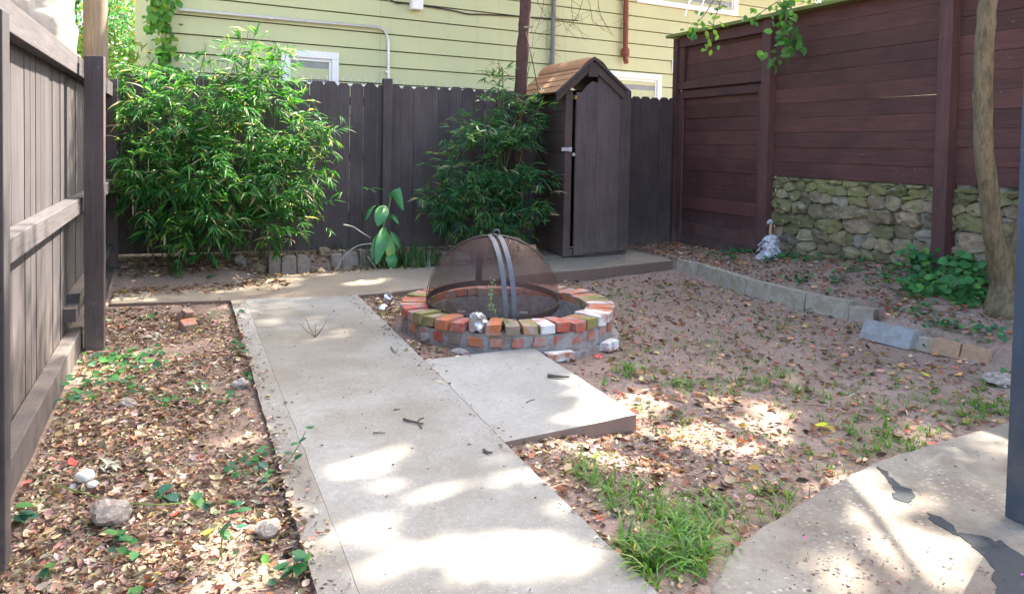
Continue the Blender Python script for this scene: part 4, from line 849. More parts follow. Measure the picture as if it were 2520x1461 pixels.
# dark trunk in front of the back fence
dk = tag(empty('dark_tree', (3.63, 8.2, .1)), 'slim dark reddish trunk rising from the second bamboo beside the shed', 'tree')
local(MB().tube(curve_pts([on_y(1262, 640, 8.25), on_y(1272, 450, 8.25), on_y(1279, 280, 8.25), on_y(1285, 150, 8.25), on_y(1291, 40, 8.25), on_y(1297, -80, 8.25), on_y(1303, -300, 8.25), on_y(1310, -520, 8.25)], 5), list(np.interp(np.linspace(0, 1, 36), [0, 1], [.078, .06])), 12, True, .22).build('trunk', M['bark_dark'], dk, True))
a = on_y(1290, 68, 8.2); b = on_y(1312, 66, 8.05); local(MB().tube([a, b], [.013, .01], 6).build('branch_stub', M['twig_pale'], dk))
local(MB().tube(curve_pts([on_y(1293, 78, 8.15), on_y(1306, 130, 8.1), on_y(1320, 200, 8.1), on_y(1330, 262, 8.1)], 5), .006, 5).build('dead_vine', M['twig'], dk))
top = on_y(1310, -520, 8.25); DB = [(top.x + .1, 8.35, top.z + .6, 1.2, 1.0, .7), (top.x + .9, 8.6, top.z + 1.1, 1.0, .9, .6)]
local(crown('crown', 9000, DB, dk, (.06, .1), 4.3, 40, .15))
for (x0, pts) in ((0, [(1640, -60), (1625, 40), (1600, 110)]), (1, [(1760, -80), (1740, 30), (1700, 95)]), (2, [(1725, -80), (1715, 20), (1722, 80)]), (3, [(1790, -70), (1800, 40), (1845, 115)]), (4, [(1700, -80), (1660, 10), (1668, 70)]), (5, [(1620, -80), (1612, 0), (1640, 60), (1638, 140)]), (6, [(1745, -60), (1770, 20), (1780, 75)]), (7, [(1840, -60), (1870, 30), (1858, 95)])):
    cp = curve_pts([on_y((px - 1024 * 0) * 1.0 if px < 1400 else px * .82 + 0 if False else 1024 * .8203 + (px - 1024) * .8203, py * .82, 8.6 + .05 * x0) for px, py in pts], 5)
    mb_ = MB().tube(cp, list(np.linspace(.006, .002, len(cp))), 4)
    for q in range(3):
        i = random.randint(4, len(cp) - 2); p = cp[i]; mb_.tube([p, p + Vector((random.uniform(-.15, .15), 0, -.06)), p + Vector((random.uniform(-.25, .25), .02, -.2))], [.003, .0025, .0015], 3)
    local(mb_.build('bare_twig', M['twig'], dk))
# big pale trunk and round pole beyond the left fence
bt = tag(empty('large_tree', (-1.5, 9.0, 0)), 'broad pale tree trunk beyond the left fence near the top left corner', 'tree')
local(MB().tube(curve_pts([on_y(100, 700, 8.2), on_y(98, 400, 8.2), on_y(92, 100, 8.2), on_y(88, 0, 8.2), on_y(80, -200, 8.2), on_y(60, -500, 8.2)], 5), list(np.linspace(.36, .25, 26)), 16, True, .16).build('trunk', M['bark_pale'], bt, True))
local(MB().tube(curve_pts([on_y(70, 60, 8.1), on_y(30, -20, 8.0), on_y(-30, -160, 7.9), on_y(-60, -300, 7.8)], 5), list(np.linspace(.2, .13, 16)), 12, True, .16).build('limb', M['bark_pale'], bt, True))
tt = on_y(60, -500, 8.2); BB = [(tt.x, tt.y, tt.z + .8, 1.3, 1.5, .8), (tt.x - 1.4, tt.y + .6, tt.z + 1.2, 1.3, 1.4, .9), (tt.x - .5, tt.y + 1.6, tt.z + 1.4, 1.2, 1.2, .8)]
local(crown('crown', 9000, BB, bt, (.07, .11), 3.6))
po = tag(empty('wooden_pole', (-.95, 8.9, 0)), 'round weathered wooden pole standing behind the left fence post', 'pole')
local(MB().tube([on_y(236, 640, 8.6), on_y(236, 300, 8.6), on_y(235.5, 130, 8.6), on_y(235, 0, 8.6), on_y(234, -300, 8.6)], [.115, .112, .11, .108, .105], 16, True, .05).build('shaft', M['pole_wood'], po, True))
# trees and shrubs beyond the left corner
YG = [(0.26, 0.38, 0.06), (0.18, 0.32, 0.05), (0.36, 0.44, 0.09), (0.10, 0.22, 0.05)]
def bush(name, label, cat, blobs, N, size, cols, ws, base, trunk=True, T=OVAL, TF=OVAL_F, grp=None, lw=.6):
    o = tag(empty(name, base), label, cat, grp)
    if trunk:
        for b in blobs[:4]: local(MB().tube(curve_pts([base, ((base[0] + b[0]) / 2, (base[1] + b[1]) / 2, b[2] * .5), (b[0], b[1], b[2])], 4), list(np.linspace(.06, .015, 9)), 6).build('stem', M['bark_pale'], o))
    P, d = sub_clumps(N, blobs, 24, .13); P[:, 2] = np.maximum(P[:, 2], .08); f_ = unit(rng.normal(size=P.shape) + d * .8); up = unit(rng.normal(size=P.shape) * .6 + np.array([.3, -.2, 1.0])); L_ = rng.uniform(*size, len(P))
    stuff(local(cloud('foliage', T, TF, P, f_, up, L_, L_ * lw, palette(len(P), cols, ws), M['leaf'], o))); return o
bush('sunlit_shrub', 'bright yellow green shrub in full sun beyond the left fence corner', 'shrub', [(-.9, 10.2, 1.9, .55, .6, .6), (-1.6, 10.6, 1.7, .8, .7, .9), (-.6, 9.6, 1.6, .35, .4, .5)], 4200, (.10, .19), YG, (3, 2, 3, 1), (-1.0, 10.2, 0), True, LANCE, LANCE_F, None, .16)
bush('dark_green_tree', 'dense dark green tree far behind the yellow house corner', 'tree', [(-1.6, 14.5, 3.6, .8, .8, .9), (-2.2, 15.0, 2.4, 1.0, .9, 1.3), (-.9, 14.8, 2.4, .7, .8, 1.2)], 6500, (.06, .11), [(0.03, 0.13, 0.05), (0.05, 0.16, 0.06)], (1, 1), (-1.7, 14.6, 0))
bush('berry_tree', 'tree with reddish berries among its leaves beside the house corner', 'tree', [(-.9, 17.0, 3.8, 1.0, 1.0, 1.2), (-.5, 16.5, 2.6, .9, .9, 1.2)], 6500, (.06, .11), [(0.16, 0.26, 0.09), (0.22, 0.28, 0.12), (0.55, 0.13, 0.07)], (4, 3, .8), (-.8, 16.8, 0))
bush('sunlit_tree', 'tall sunlit yellow green tree behind the pale trunk at top left', 'tree', [(-3.6, 15.0, 3.8, 1.4, 1.2, 1.3), (-4.6, 14.0, 2.3, 1.4, 1.2, 1.5), (-2.6, 14.0, 2.6, 1.1, 1.0, 1.2), (-3.4, 13.5, 1.6, 1.2, 1.0, 1.2), (-5.5, 15.5, 4.2, 1.6, 1.4, 1.5)], 11000, (.09, .15), YG, (3, 2, 3, 1), (-3.6, 14.5, 0))
bush('distant_trees', 'pale green trees farthest away beyond the left fence', 'trees', [(x_, 25 + random.uniform(-1, 1), z_, 2.2, 1.5, 2.0) for x_ in (-12, -9.5, -7, -4.5, -2, 0.5) for z_ in (1.5, 4.0, 6.5)], 14000, (.18, .3), YG, (2, 3, 2, 1), (-5, 25, 0))
# vine on the house corner
vn = tag(empty('climbing_vine', (-.2, 9.45, 0)), 'green leafy vine hanging down the corner of the yellow house', 'vine')
vp = [on_y(x_, y_, 9.42) for x_, y_ in ((405, -60), (400, 20), (408, 80), (404, 140), (412, 180), (410, 260))]; vc = curve_pts(vp, 6)
local(MB().tube(vc, .008, 5).build('stem', M['stem'], vn)); local(MB().tube(curve_pts([on_y(380, -60, 9.3), on_y(378, 20, 9.3), on_y(374, 70, 9.3)], 5), .006, 5).build('stem', M['stem'], vn))
A = np.array([tuple(p) for p in vc]); P = A[rng.integers(0, len(A), 230)] + rng.normal(0, 1, (230, 3)) * np.array([.06, .03, .05])
A2 = np.array([tuple(on_y(x_, y_, 9.25)) for x_, y_ in ((378, -20), (388, 10), (376, 40), (372, 65), (392, 20), (400, 0))]); P = np.vstack([P, A2[rng.integers(0, 6, 70)] + rng.normal(0, .05, (70, 3))]); n = len(P)
L_ = rng.uniform(.07, .12, n); stuff(local(cloud('leaves', OVAL, OVAL_F, P, unit(rng.normal(size=(n, 3)) * .5 + np.array([0, -.5, -.8])), unit(rng.normal(size=(n, 3)) * .4 + np.array([0, -1, .4])), L_, L_ * .8, palette(n, [(.12, .30, .05), (.08, .22, .04), (.2, .36, .06)], (2, 2, 1)), M['leaf'], vn)))

# ------------------------------------------------------------------ bamboo
def bamboo(name, label, blobs, fans, base_c, culms, cols, ws, dry=.03, size=(.10, .17)):
    o = tag(empty(name, (base_c[0], base_c[1], hz(base_c[0], base_c[1]))), label, 'bamboo')
    W = []
    for (px, py, rp, yy, ry, dens) in blobs:
        c_ = on_y(px, py, yy); r_ = rp * fwd(c_) / F_PX; W.append((c_.x, c_.y, c_.z, r_, ry, r_, dens))
    # culms fan out of the base and arch over
    for i in range(culms):
        b = W[i % len(W)]; t = Vector((b[0] + random.uniform(-.5, .5) * b[3], b[1] + random.uniform(-.5, .5) * b[4], b[2] + random.uniform(.1, .8) * b[5])); s__ = Vector((base_c[0] + random.uniform(-1, 1) * base_c[2], base_c[1] + random.uniform(-.12, .12), 0)); s__.z = hz(s__.x, s__.y) - .03
        s__.x = .55 * s__.x + .45 * t.x
        mid = s__.lerp(t, .55) + Vector((0, 0, .12 * (t - s__).length)); cp = curve_pts([s__, mid, t], 5); local(MB().tube(cp, list(np.linspace(.007, .003, len(cp))), 5).build('culm', M['culm'], o))
    C_, d = leaf_blob(fans, W); C_ = C_ + d * (rng.random(len(C_)) ** 7 * .26)[:, None]; kk = np.array([mnoise.noise(Vector(tuple(c_ * np.array([3.2, 3.2, 3.8])))) for c_ in C_]) + rng.normal(0, .12, len(C_)) > -.12; C_, d = C_[kk], d[kk]; C_[:, 1] = np.minimum(C_[:, 1], BY - .06)
    if base_c[0] < 2: C_[:, 0] = np.maximum(C_[:, 0], LX + .09)
    P, Fw, Up, Ls = [], [], [], []
    for c_, dd in zip(C_, d):
        ax = np.array([dd[0] * .9, dd[1] * .8 - .3, -.12 + .55 * dd[2]]) + rng.normal(0, .45, 3); ax /= np.linalg.norm(ax)
        sd = np.cross(ax, [0, 0, 1]); sd /= np.linalg.norm(sd) + 1e-6; nl = rng.integers(5, 9)
        for q in range(nl):
            a = rng.uniform(-1.15, 1.15); f_ = ax * math.cos(a) + sd * math.sin(a) + np.array([0, 0, -.15]) + rng.normal(0, .16, 3)
            P.append(c_ + ax * rng.uniform(-.05, .03)); Fw.append(f_); Up.append(np.array([0, -.35, 1]) + rng.normal(0, .35, 3)); Ls.append(rng.uniform(*size))
    n = len(P); cl_ = palette(n, cols, ws); dr = rng.random(n) < dry; cl_[dr] = palette(int(dr.sum()), [(.36, .27, .15), (.45, .36, .22)], (1, 1))
    Ls = np.array(Ls); stuff(local(cloud('foliage', LANCE, LANCE_F, np.array(P), np.array(Fw), np.array(Up), Ls, Ls * rng.uniform(.105, .155, n), cl_, M['leaf'], o))); return o
BG = [(0.030, 0.130, 0.034), (0.050, 0.19, 0.040), (0.085, 0.26, 0.04), (0.17, 0.33, 0.05)]
bamboo('bamboo_clump', 'large bushy bamboo in the left back corner', [(625, 85, 28, 8.2, .12, 1.0), (700, 120, 38, 8.2, .15, .9), (590, 130, 42, 8.2, .15, .7), (510, 120, 20, 8.2, .1, .8), (530, 170, 45, 8.2, .2, .6), (460, 215, 60, 8.1, .3, .7), (620, 215, 110, 8.1, .35, .9), (330, 200, 70, 8.25, .2, .9), (400, 280, 105, 8.0, .35, 1.1), (570, 330, 150, 7.95, .4, 1.1), (720, 330, 70, 8.0, .35, 1.1),
    (360, 420, 85, 7.9, .4, 1.2), (500, 460, 150, 7.85, .45, 1.2), (690, 430, 105, 7.9, .4, 1.2), (805, 305, 38, 7.9, .25, .8), (830, 300, 22, 7.8, .15, .5), (845, 408, 18, 7.8, .12, .5), (780, 400, 45, 7.9, .25, .9), (400, 545, 60, 7.85, .3, .45), (520, 560, 75, 7.8, .3, .6), (680, 540, 72, 7.85, .35, 1.0), (770, 500, 38, 7.9, .25, 1.0), (435, 622, 25, 7.8, .15, .35), (510, 622, 30, 7.75, .15, .45), (320, 300, 45, 8.1, .3, 1), (330, 500, 40, 8.0, .25, .4)],
    2500, (.15, 8.15, .55), 40, BG, (4, 4, 2, 1), .08, (.085, .18))
bamboo('bamboo_plant', 'smaller bamboo in front of the dark trunk left of the shed', [(1235, 165, 32, 8.25, .15, .35), (1300, 150, 30, 8.25, .15, .35), (1225, 205, 45, 8.2, .2, .7), (1230, 255, 50, 8.15, .25, 1.0), (1335, 245, 28, 8.0, .15, .9), (1290, 320, 55, 7.95, .25, 1.2), (1195, 330, 70, 8.0, .3, 1.1), (1130, 355, 38, 8.0, .25, .9),
    (1240, 400, 85, 7.9, .35, 1.2), (1130, 430, 60, 7.95, .3, 1.1), (1320, 440, 42, 7.8, .2, 1.1), (1080, 490, 50, 7.95, .25, 1.1), (1170, 500, 85, 7.85, .35, 1.2), (1285, 500, 60, 7.8, .25, 1.1), (1250, 545, 60, 7.8, .3, 1.1), (1100, 535, 40, 7.95, .25, .9), (1335, 510, 26, 7.7, .15, 1)],
    1500, (3.2, 8.2, .35), 20, [(0.03, 0.11, 0.048), (0.045, 0.15, 0.06), (0.08, 0.2, 0.05), (0.15, 0.24, 0.05)], (3, 4, 2, 1), .04, (.08, .16))

# ------------------------------------------------------------------ broad-leaved plant by the back fence
cp_ = on_y(940, 640, 7.98); ca = tag(empty('broad_leaved_plant', (cp_.x, cp_.y, .05)), 'green plant with big paddle leaves standing in front of the back fence', 'plant')
local(MB().tube(curve_pts([(cp_.x, cp_.y, .1), on_y(938, 590, 7.98), on_y(945, 550, 7.98), on_y(957, 510, 7.97), on_y(962, 484, 7.96)], 5), list(np.linspace(.014, .006, 21)), 7).build('stem', M['stem'], ca, True))
LEAFM = plain('paddle_leaf', (0.045, 0.20, 0.05), 0.4, 0, 14, 0.2, 0.001); LEAFY = plain('yellowing_leaf', (0.30, 0.30, 0.03), 0.5, 0, 9, 0.3, 0.001, (0.10, 0.26, 0.06))
def paddle(a, ctrl, tip, wd, mat, side=None):
    cp = curve_pts([a, ctrl, tip], 6); n = len(cp); v, f = [], []
    for i, p in enumerate(cp):
        t = i / (n - 1); tt = (cp[min(i + 1, n - 1)] - cp[max(i - 1, 0)]).normalized(); vw = (EYEV - p).normalized(); s__ = side or tt.cross(vw).normalized(); nn = s__.cross(tt)
        w_ = wd * (math.sin(math.pi * min(1, t * .93 + .05)) ** .75) * (1 - .15 * t)
        v += [p - s__ * w_ + nn * w_ * .25, p - s__ * w_ * .5 + nn * w_ * .06, p, p + s__ * w_ * .5 + nn * w_ * .06, p + s__ * w_ + nn * w_ * .25]
    for i in range(n - 1):
        for k_ in range(4): f.append((i * 5 + k_, i * 5 + k_ + 1, i * 5 + 6 + k_, i * 5 + 5 + k_))
    local(mobj('leaf', v, f, mat, ca, True))
Y_ = 7.95
paddle(on_y(962, 486, Y_), on_y(972, 468, Y_ - .05), on_y(992, 518, Y_ - .1), .062, LEAFM, Vector((.75, -.3, .5)).normalized())
paddle(on_y(930, 512, Y_), on_y(914, 510, Y_ - .06), on_y(900, 542, Y_ - .1), .05, LEAFM, Vector((.7, -.5, .5)).normalized())
paddle(on_y(950, 508, Y_), on_y(938, 528, Y_ - .12), on_y(930, 556, Y_ - .14), .075, LEAFM)
paddle(on_y(955, 538, Y_), on_y(968, 533, Y_ - .05), on_y(982, 552, Y_ - .08), .025, LEAFM)
paddle(on_y(945, 560, Y_), on_y(938, 600, Y_ - .12), on_y(926, 650, Y_ - .16), .065, LEAFM); paddle(on_y(940, 570, Y_ - .02), on_y(925, 600, Y_ - .1), on_y(916, 640, Y_ - .12), .045, LEAFM)
paddle(on_y(948, 570, Y_), on_y(960, 610, Y_ - .14), on_y(962, 655, Y_ - .16), .055, LEAFY); paddle(on_y(955, 620, Y_ - .1), on_y(964, 640, Y_ - .2), on_y(963, 668, Y_ - .2), .06, LEAFM)
paddle(on_y(962, 570, Y_), on_y(975, 590, Y_ - .05), on_y(985, 612, Y_ - .06), .03, LEAFM)
# dead branch lying over the bed edging
db = MB()
for pts in (((845, 553), (868, 558), (890, 572), (912, 585)), ((824, 668), (846, 632), (880, 605), (930, 598)), ((905, 632), (922, 655), (930, 668))):
    cp = curve_pts([on_y(a, b, 7.88 - .002 * i) for i, (a, b) in enumerate(pts)], 5); db.tube(cp, list(np.linspace(.009, .004, len(cp))), 5)
tag(db.build('dead_branch', M['twig_pale'], None), 'pale dead branch leaning over the edging bricks left of the broad-leaved plant', 'branch')

# ------------------------------------------------------------------ grass-like clumps
def blades(name, P, size, cols, ws, mat, spread_up=.55, parent=None, width=.07):
    n = len(P); a = rng.uniform(0, 2 * math.pi, n); f_ = unit(np.stack([np.cos(a) * spread_up, np.sin(a) * spread_up, np.ones(n)], 1) + rng.normal(0, .12, (n, 3))); up = np.stack([-np.cos(a), -np.sin(a), np.full(n, .4)], 1); L_ = rng.uniform(*size, n)
    T = [(x_, y_, z_ * 2.2) for x_, y_, z_ in BLADE]
    return cloud(name, T, BLADE_F, P, f_, -up, L_, L_ * width, palette(n, cols, ws), mat, parent)
LG = [(.05, .12, .04), (.07, .16, .05), (.10, .2, .06)]
for (px, py, nb, r_, sz, lb) in ((1000, 640, 260, .16, (.16, .32), 'dark strappy grass clump right of the broad-leaved plant'), (1040, 645, 150, .10, (.14, .26), 'strappy grass clump touching the left of the spark screen'), (905, 640, 70, .08, (.1, .2), 'thin grass clump left of the broad-leaved plant'), (830, 625, 60, .14, (.07, .16), 'sparse pale grass tufts behind the edging bricks')):
    c_ = on_z(px, py, .08); o = tag(empty('grass_clump', (c_.x, c_.y + .05, hz(c_.x, c_.y + .05))), lb, 'grass clump', 'grass clumps in the back bed'); xy = np.stack([c_.x + rng.normal(0, r_, nb), c_.y + .06 + rng.normal(0, .05, nb)], 1); P = np.column_stack([xy, height(xy[:, 0], xy[:, 1]) - .01]); stuff(local(blades('blade_mass', P, sz, LG, (2, 2, 1), M['leaf'], .8, o, .05)))
def in_poly(x, y, poly):
    c_ = np.zeros(len(x), bool); n = len(poly)
    for i in range(n):
        (x0, y0), (x1, y1) = poly[i], poly[(i + 1) % n]; k_ = ((y0 > y) != (y1 > y)) & (x < (x1 - x0) * (y - y0) / (y1 - y0 + 1e-12) + x0); c_ ^= k_
    return c_
def hard(x, y): return in_poly(x, y, PATH) | in_poly(x, y, APRON) | in_poly(x, y, WALK) | in_poly(x, y, PATIO) | ((x > .355) & (x < .475) & (y < 6.68)) | (np.hypot(x - PIT[0], y - PIT[1]) < .83)
# lawn tufts: dense spots read from the photograph
spots = [(1650, 1400, 200, .09, .12), (1620, 1430, 150, .07, .12), (1720, 1340, 120, .09, .095), (1780, 1290, 110, .10, .10), (1640, 1290, 90, .08, .12), (1530, 1260, 50, .06, .10), (1490, 1225, 40, .05, .09), (1440, 1200, 45, .06, .09), (1430, 1170, 30, .05, .08), (1570, 1230, 25, .04, .09), (1700, 1230, 30, .06, .08), (1820, 1230, 30, .07, .08), (1900, 1220, 40, .06, .09), (1520, 920, 60, .08, .10), (1560, 905, 40, .06, .08), (1690, 950, 40, .05, .10), (1640, 945, 30, .05, .08), (1580, 1010, 25, .05, .07), (1660, 1040, 20, .06, .07), (1890, 935, 140, .20, .07), (1830, 960, 90, .14, .07), (1960, 970, 90, .18, .07), (2060, 980, 90, .16, .07), (2180, 1070, 150, .16, .09), (2230, 1080, 80, .12, .09), (2300, 1060, 60, .14, .08), (2380, 1010, 150, .16, .09), (2440, 990, 120, .14, .09), (2330, 960, 60, .18, .06), (1780, 860, 60, .16, .06), (1860, 820, 50, .2, .05), (2000, 900, 50, .2, .06), (2150, 910, 60, .2, .06), (1500, 1060, 20, .06, .06), (1960, 1100, 40, .1, .07), (2080, 1130, 40, .1, .07), (1450, 1420, 0, 0, 0)]
PL, SZ = [], []
for (px, py, n, r_, sz) in spots:
    if not n: continue
    c_ = on_z(px, py, -.08); k_ = max(3, n // 5); q = np.stack([c_.x + rng.normal(0, r_ * 1.1, k_), c_.y + rng.normal(0, r_ * .9, k_)], 1); q = np.repeat(q, 6, axis=0) + rng.normal(0, .008, (k_ * 6, 2)); PL.append(q); SZ += list(np.repeat(sz * rng.uniform(.4, 1.1, k_), 6))
q = np.repeat(np.stack([rng.uniform(1.4, 5.0, 1500), rng.uniform(2.1, 6.5, 1500)], 1), 4, axis=0) + rng.normal(0, .014, (6000, 2)); m_ = lump(q[:, 0], q[:, 1], 1.4, 8) > .02; q = q[m_]; PL.append(q); SZ += [.05] * len(q)
Q = np.vstack(PL); SZ = np.array(SZ); ok = ~hard(Q[:, 0], Q[:, 1]) & (Q[:, 0] < edge_x(Q[:, 1]) - .02); Q = Q[ok]; SZ = SZ[ok]; P = np.column_stack([Q, height(Q[:, 0], Q[:, 1]) - .005])
n = len(P); a = rng.uniform(0, 2 * math.pi, n); sp_ = rng.uniform(.3, 1.3, n); f_ = unit(np.stack([np.cos(a) * sp_, np.sin(a) * sp_, np.ones(n)], 1)); up = np.stack([-np.cos(a), -np.sin(a), np.full(n, .4)], 1); L_ = SZ * rng.uniform(.5, 1.3, n)
gr = cloud('grass', [(x_, y_, z_ * 2.4) for x_, y_, z_ in BLADE], BLADE_F, P, f_, up, L_, np.maximum(.005, L_ * .085), palette(n, [(.10, .22, .035), (.14, .27, .045), (.07, .17, .03), (.24, .24, .09)], (3, 3, 2, .7)), M['leaf'])
tag(gr, 'sparse green lawn grass tufts growing through the leaf-strewn soil', 'grass', None, 'stuff')

# ------------------------------------------------------------------ leaf litter
def litter(name, x, y, size, cols, ws, label, zoff=.004, flat=.55, wr=(.22, .75)):
    n = len(x); z = height(x, y); inp = in_poly(x, y, PATH) | ((x > .355) & (x < .475) & (y < 6.68)); z = np.where(inp, .001, z); z = np.where(in_poly(x, y, APRON), .003, z); z = np.where(in_poly(x, y, WALK), np.array([walk_z(a, b) for a, b in zip(x, y)]) + .001, z); z = np.where(in_poly(x, y, PATIO), -.029, z)
    a = rng.uniform(0, 2 * math.pi, n); f_ = np.stack([np.cos(a), np.sin(a), rng.normal(0, .18, n) * flat], 1); up = unit(rng.normal(0, flat, (n, 3)) * np.array([1, 1, .2]) + np.array([0, 0, 1.0])); L_ = size[0] + (size[1] - size[0]) * rng.random(n) ** 2.4
    T = [(x_, y_ - .4, z_ * (1.2 if wr[1] > .2 else .12)) for x_, y_, z_ in DRY]
    P = np.column_stack([x, y, z + zoff + rng.random(n) * .008])
    return tag(cloud(name, T, OVAL_F, P, f_, up, L_, L_ * rng.uniform(*wr, n), palette(n, cols, ws, .33), M['litter']), label, 'leaf litter', None, 'stuff')
DRYC = [(.36, .265, .18), (.26, .175, .12), (.15, .10, .07), (.52, .41, .28), (.34, .15, .08), (.5, .4, .17)]
N = 46000; x = rng.uniform(LX + .06, .42, N); y = rng.uniform(1.0, 6.72, N); dn = lump(x, y, 1.6, 6); near = smooth01(.2, .5, x + .08 * lump(x, y, 6, 2)); k_ = (dn + rng.normal(0, .22, N) > -.14) & (x < .36 + .05 * lump(x * 0, y, 5, 1) + rng.exponential(.012, N)); x, y = x[k_], y[k_]
litter('bed_litter', x, y, (.011, .050), DRYC, (5, 4, 2.2, 4, .8, .4), 'thick brown leaf litter covering the left bed beside the path', .002, 1.1)
N = 19000; x = rng.uniform(1.3, 5.1, N); y = rng.uniform(1.8, 6.9, N); near = np.exp(-((y - 3.0) / 1.0) ** 2) * np.exp(-((x - 2.0) / .8) ** 2); k_ = ~hard(x, y) & (x < edge_x(y)) & (rng.random(N) < .55 + .45 * near + .3 * lump(x, y, 1.5, 4)); x, y = x[k_], y[k_]
litter('lawn_litter', x, y, (.010, .066), [(.36, .19, .10), (.44, .28, .17), (.27, .12, .06), (.20, .125, .08), (.13, .085, .06), (.42, .09, .06), (.55, .36, .08)], (3.5, 4, 2, 3.5, 1.8, .5, .3), 'scattered russet fallen leaves on the bare lawn', .003, .7)
N = 9000; x = rng.uniform(1.32, 2.9, N); y = rng.uniform(2.2, 4.0, N); k_ = ~hard(x, y) & (rng.random(N) < np.clip(.9 - .55 * np.hypot((x - 1.7) / .7, (y - 2.9) / .6), 0, 1)); x, y = x[k_], y[k_]
litter('apron_litter', x, y, (.012, .045), DRYC, (4, 4, 2, 5, 1, .3), 'small dry leaves heaped on the lawn beside the concrete apron', .003, .8)
N = 2600; x = rng.uniform(1.36, 2.2, N); y = rng.uniform(4.45, 6.6, N); k_ = ~hard(x, y); x, y = x[k_], y[k_]
litter('pit_litter', x, y, (.02, .05), DRYC, (3, 4, 3, 2, 1, .3), 'dry leaves and grit between the path and the fire pit', .004, .5)
N = 5200; x = rng.uniform(LX + .08, 3.4, N); y = rng.uniform(6.95, 8.3, N); k_ = (rng.random(N) < np.where(x < .9, smooth01(6.9, 7.5, y), smooth01(7.55, 7.85, y) * .8)); x, y = x[k_], y[k_]
litter('back_bed_litter', x, y, (.03, .075), [(.28, .18, .10), (.36, .25, .14), (.18, .11, .06), (.42, .33, .16)], (3, 3, 3, 1), 'dry bamboo leaves under the big bamboo and along the bed edging', .005, .5)
N = 6500; x = rng.uniform(4.9, 5.98, N); y = rng.uniform(2.6, 8.45, N); k_ = (x > edge_x(y) + .1) & (rng.random(N) < .75 + .3 * lump(x, y, 2, 3)); x, y = x[k_], y[k_]
litter('right_bed_litter', x, y, (.022, .065), [(.40, .17, .08), (.46, .28, .15), (.26, .13, .08), (.2, .12, .08), (.45, .38, .33)], (3, 2, 3, 2, .6), 'rusty fallen leaves in the bed under the stone wall', .004, .5)
N = 520; x = rng.uniform(.5, 2.0, N); y = rng.uniform(1.2, 7.6, N); k_ = in_poly(x, y, PATH) | in_poly(x, y, APRON) | in_poly(x, y, WALK); x, y = x[k_], y[k_]
litter('path_specks', x, y, (.006, .02), [(.07, .05, .04), (.12, .08, .06), (.22, .14, .08)], (3, 2, 1), 'tiny dark specks of debris scattered over the concrete path', .001, .3)
N = 500; x = np.concatenate([rng.normal(2.0, .25, 300), rng.uniform(1.5, 3.4, 200)]); y = np.concatenate([rng.normal(1.72, .14, 300), rng.uniform(1.4, 2.4, 200)]); k_ = in_poly(x, y, PATIO); x, y = x[k_], y[k_]
litter('patio_petals', x, y, (.008, .02), [(.12, .05, .06), (.08, .05, .04), (.22, .10, .08), (.40, .05, .25)], (3, 2, 1, .25), 'dry dark petals scattered over the patio', .001, .3)
N = 2600; x = np.concatenate([rng.uniform(LX + .06, .40, 1700), rng.uniform(1.4, 4.8, 900)]); y = np.concatenate([rng.uniform(1.0, 6.7, 1700), rng.uniform(2.2, 6.6, 900)]); k_ = ~hard(x, y); x, y = x[k_], y[k_]
litter('stem_litter', x, y, (.03, .11), [(.16, .11, .075), (.30, .22, .14), (.09, .06, .045), (.45, .38, .26)], (3, 3, 3, 1), 'thin dry stems and twig bits strewn over the soil', .006, .35, (.03, .07))
x = np.concatenate([rng.normal(.40, .035, 500), rng.normal(1.30, .03, 260)]); y = rng.uniform(1.2, 6.6, 760); litter('edge_litter', x, y, (.008, .03), DRYC, (3, 3, 4, 2, .6, .2), 'crumbs of leaf and soil along the path edges', .001, .4)
# rail debris and walk debris
N = 900; x = rng.uniform(2.2, 5.0, N); y = rng.uniform(6.9, 8.3, N); k_ = in_poly(x, y, WALK) & (rng.random(N) < smooth01(7.1, 8.2, y) * .6 + .08); x, y = x[k_], y[k_]
litter('walk_litter', x, y, (.015, .045), DRYC, (3, 3, 3, 1, 1, .2), 'dry leaves on the concrete walk in front of the shed', .002, .4)

# ------------------------------------------------------------------ weeds
WG = [(.06, .21, .07), (.045, .16, .07), (.10, .27, .07), (.05, .17, .11)]
def weed_patch(name, label, centres, per, r_, size, group=None, cat='weeds', hgt=.06):
    P, n_ = [], 0
    for (px, py, z0) in centres:
        c_ = on_z(px, py, z0)
        for _ in range(per):
            x_, y_ = c_.x + rng.normal(0, r_), c_.y + rng.normal(0, r_ * .7); P.append((x_, y_, hz(x_, y_) + rng.uniform(.01, hgt)))
    P = np.array(P); n = len(P); a = rng.uniform(0, 2 * math.pi, n); f_ = np.stack([np.cos(a), np.sin(a), rng.normal(.1, .25, n)], 1); up = unit(rng.normal(0, .35, (n, 3)) + np.array([0, -.2, 1])); L_ = rng.uniform(*size, n)
    return tag(cloud(name, OVAL, OVAL_F, P, f_, up, L_, L_ * .75, palette(n, WG, (3, 2, 2, 2)), M['leaf']), label, cat, group, 'stuff')
weed_patch('ground_cover', 'green leafy weeds spreading at the foot of the left fence post', [(300, 880, -.03), (260, 900, -.03), (230, 950, -.03), (320, 920, -.03), (200, 990, -.03), (280, 950, -.03), (350, 880, -.03)], 26, .10, (.03, .06))
weed_patch('seedlings', 'scattered green weed seedlings in the leaf litter of the left bed', [(350, 975, -.03), (590, 780, -.03), (590, 860, -.03), (600, 940, -.03), (500, 960, -.03), (560, 990, -.03), (460, 1000, -.03), (390, 1000, -.03), (520, 780, -.03), (640, 1130, -.03), (650, 1190, -.03), (590, 1180, -.03), (470, 820, -.03), (600, 1160, -.03), (700, 1420, -.03), (330, 1370, -.03), (370, 790, -.03)], 7, .035, (.025, .05))
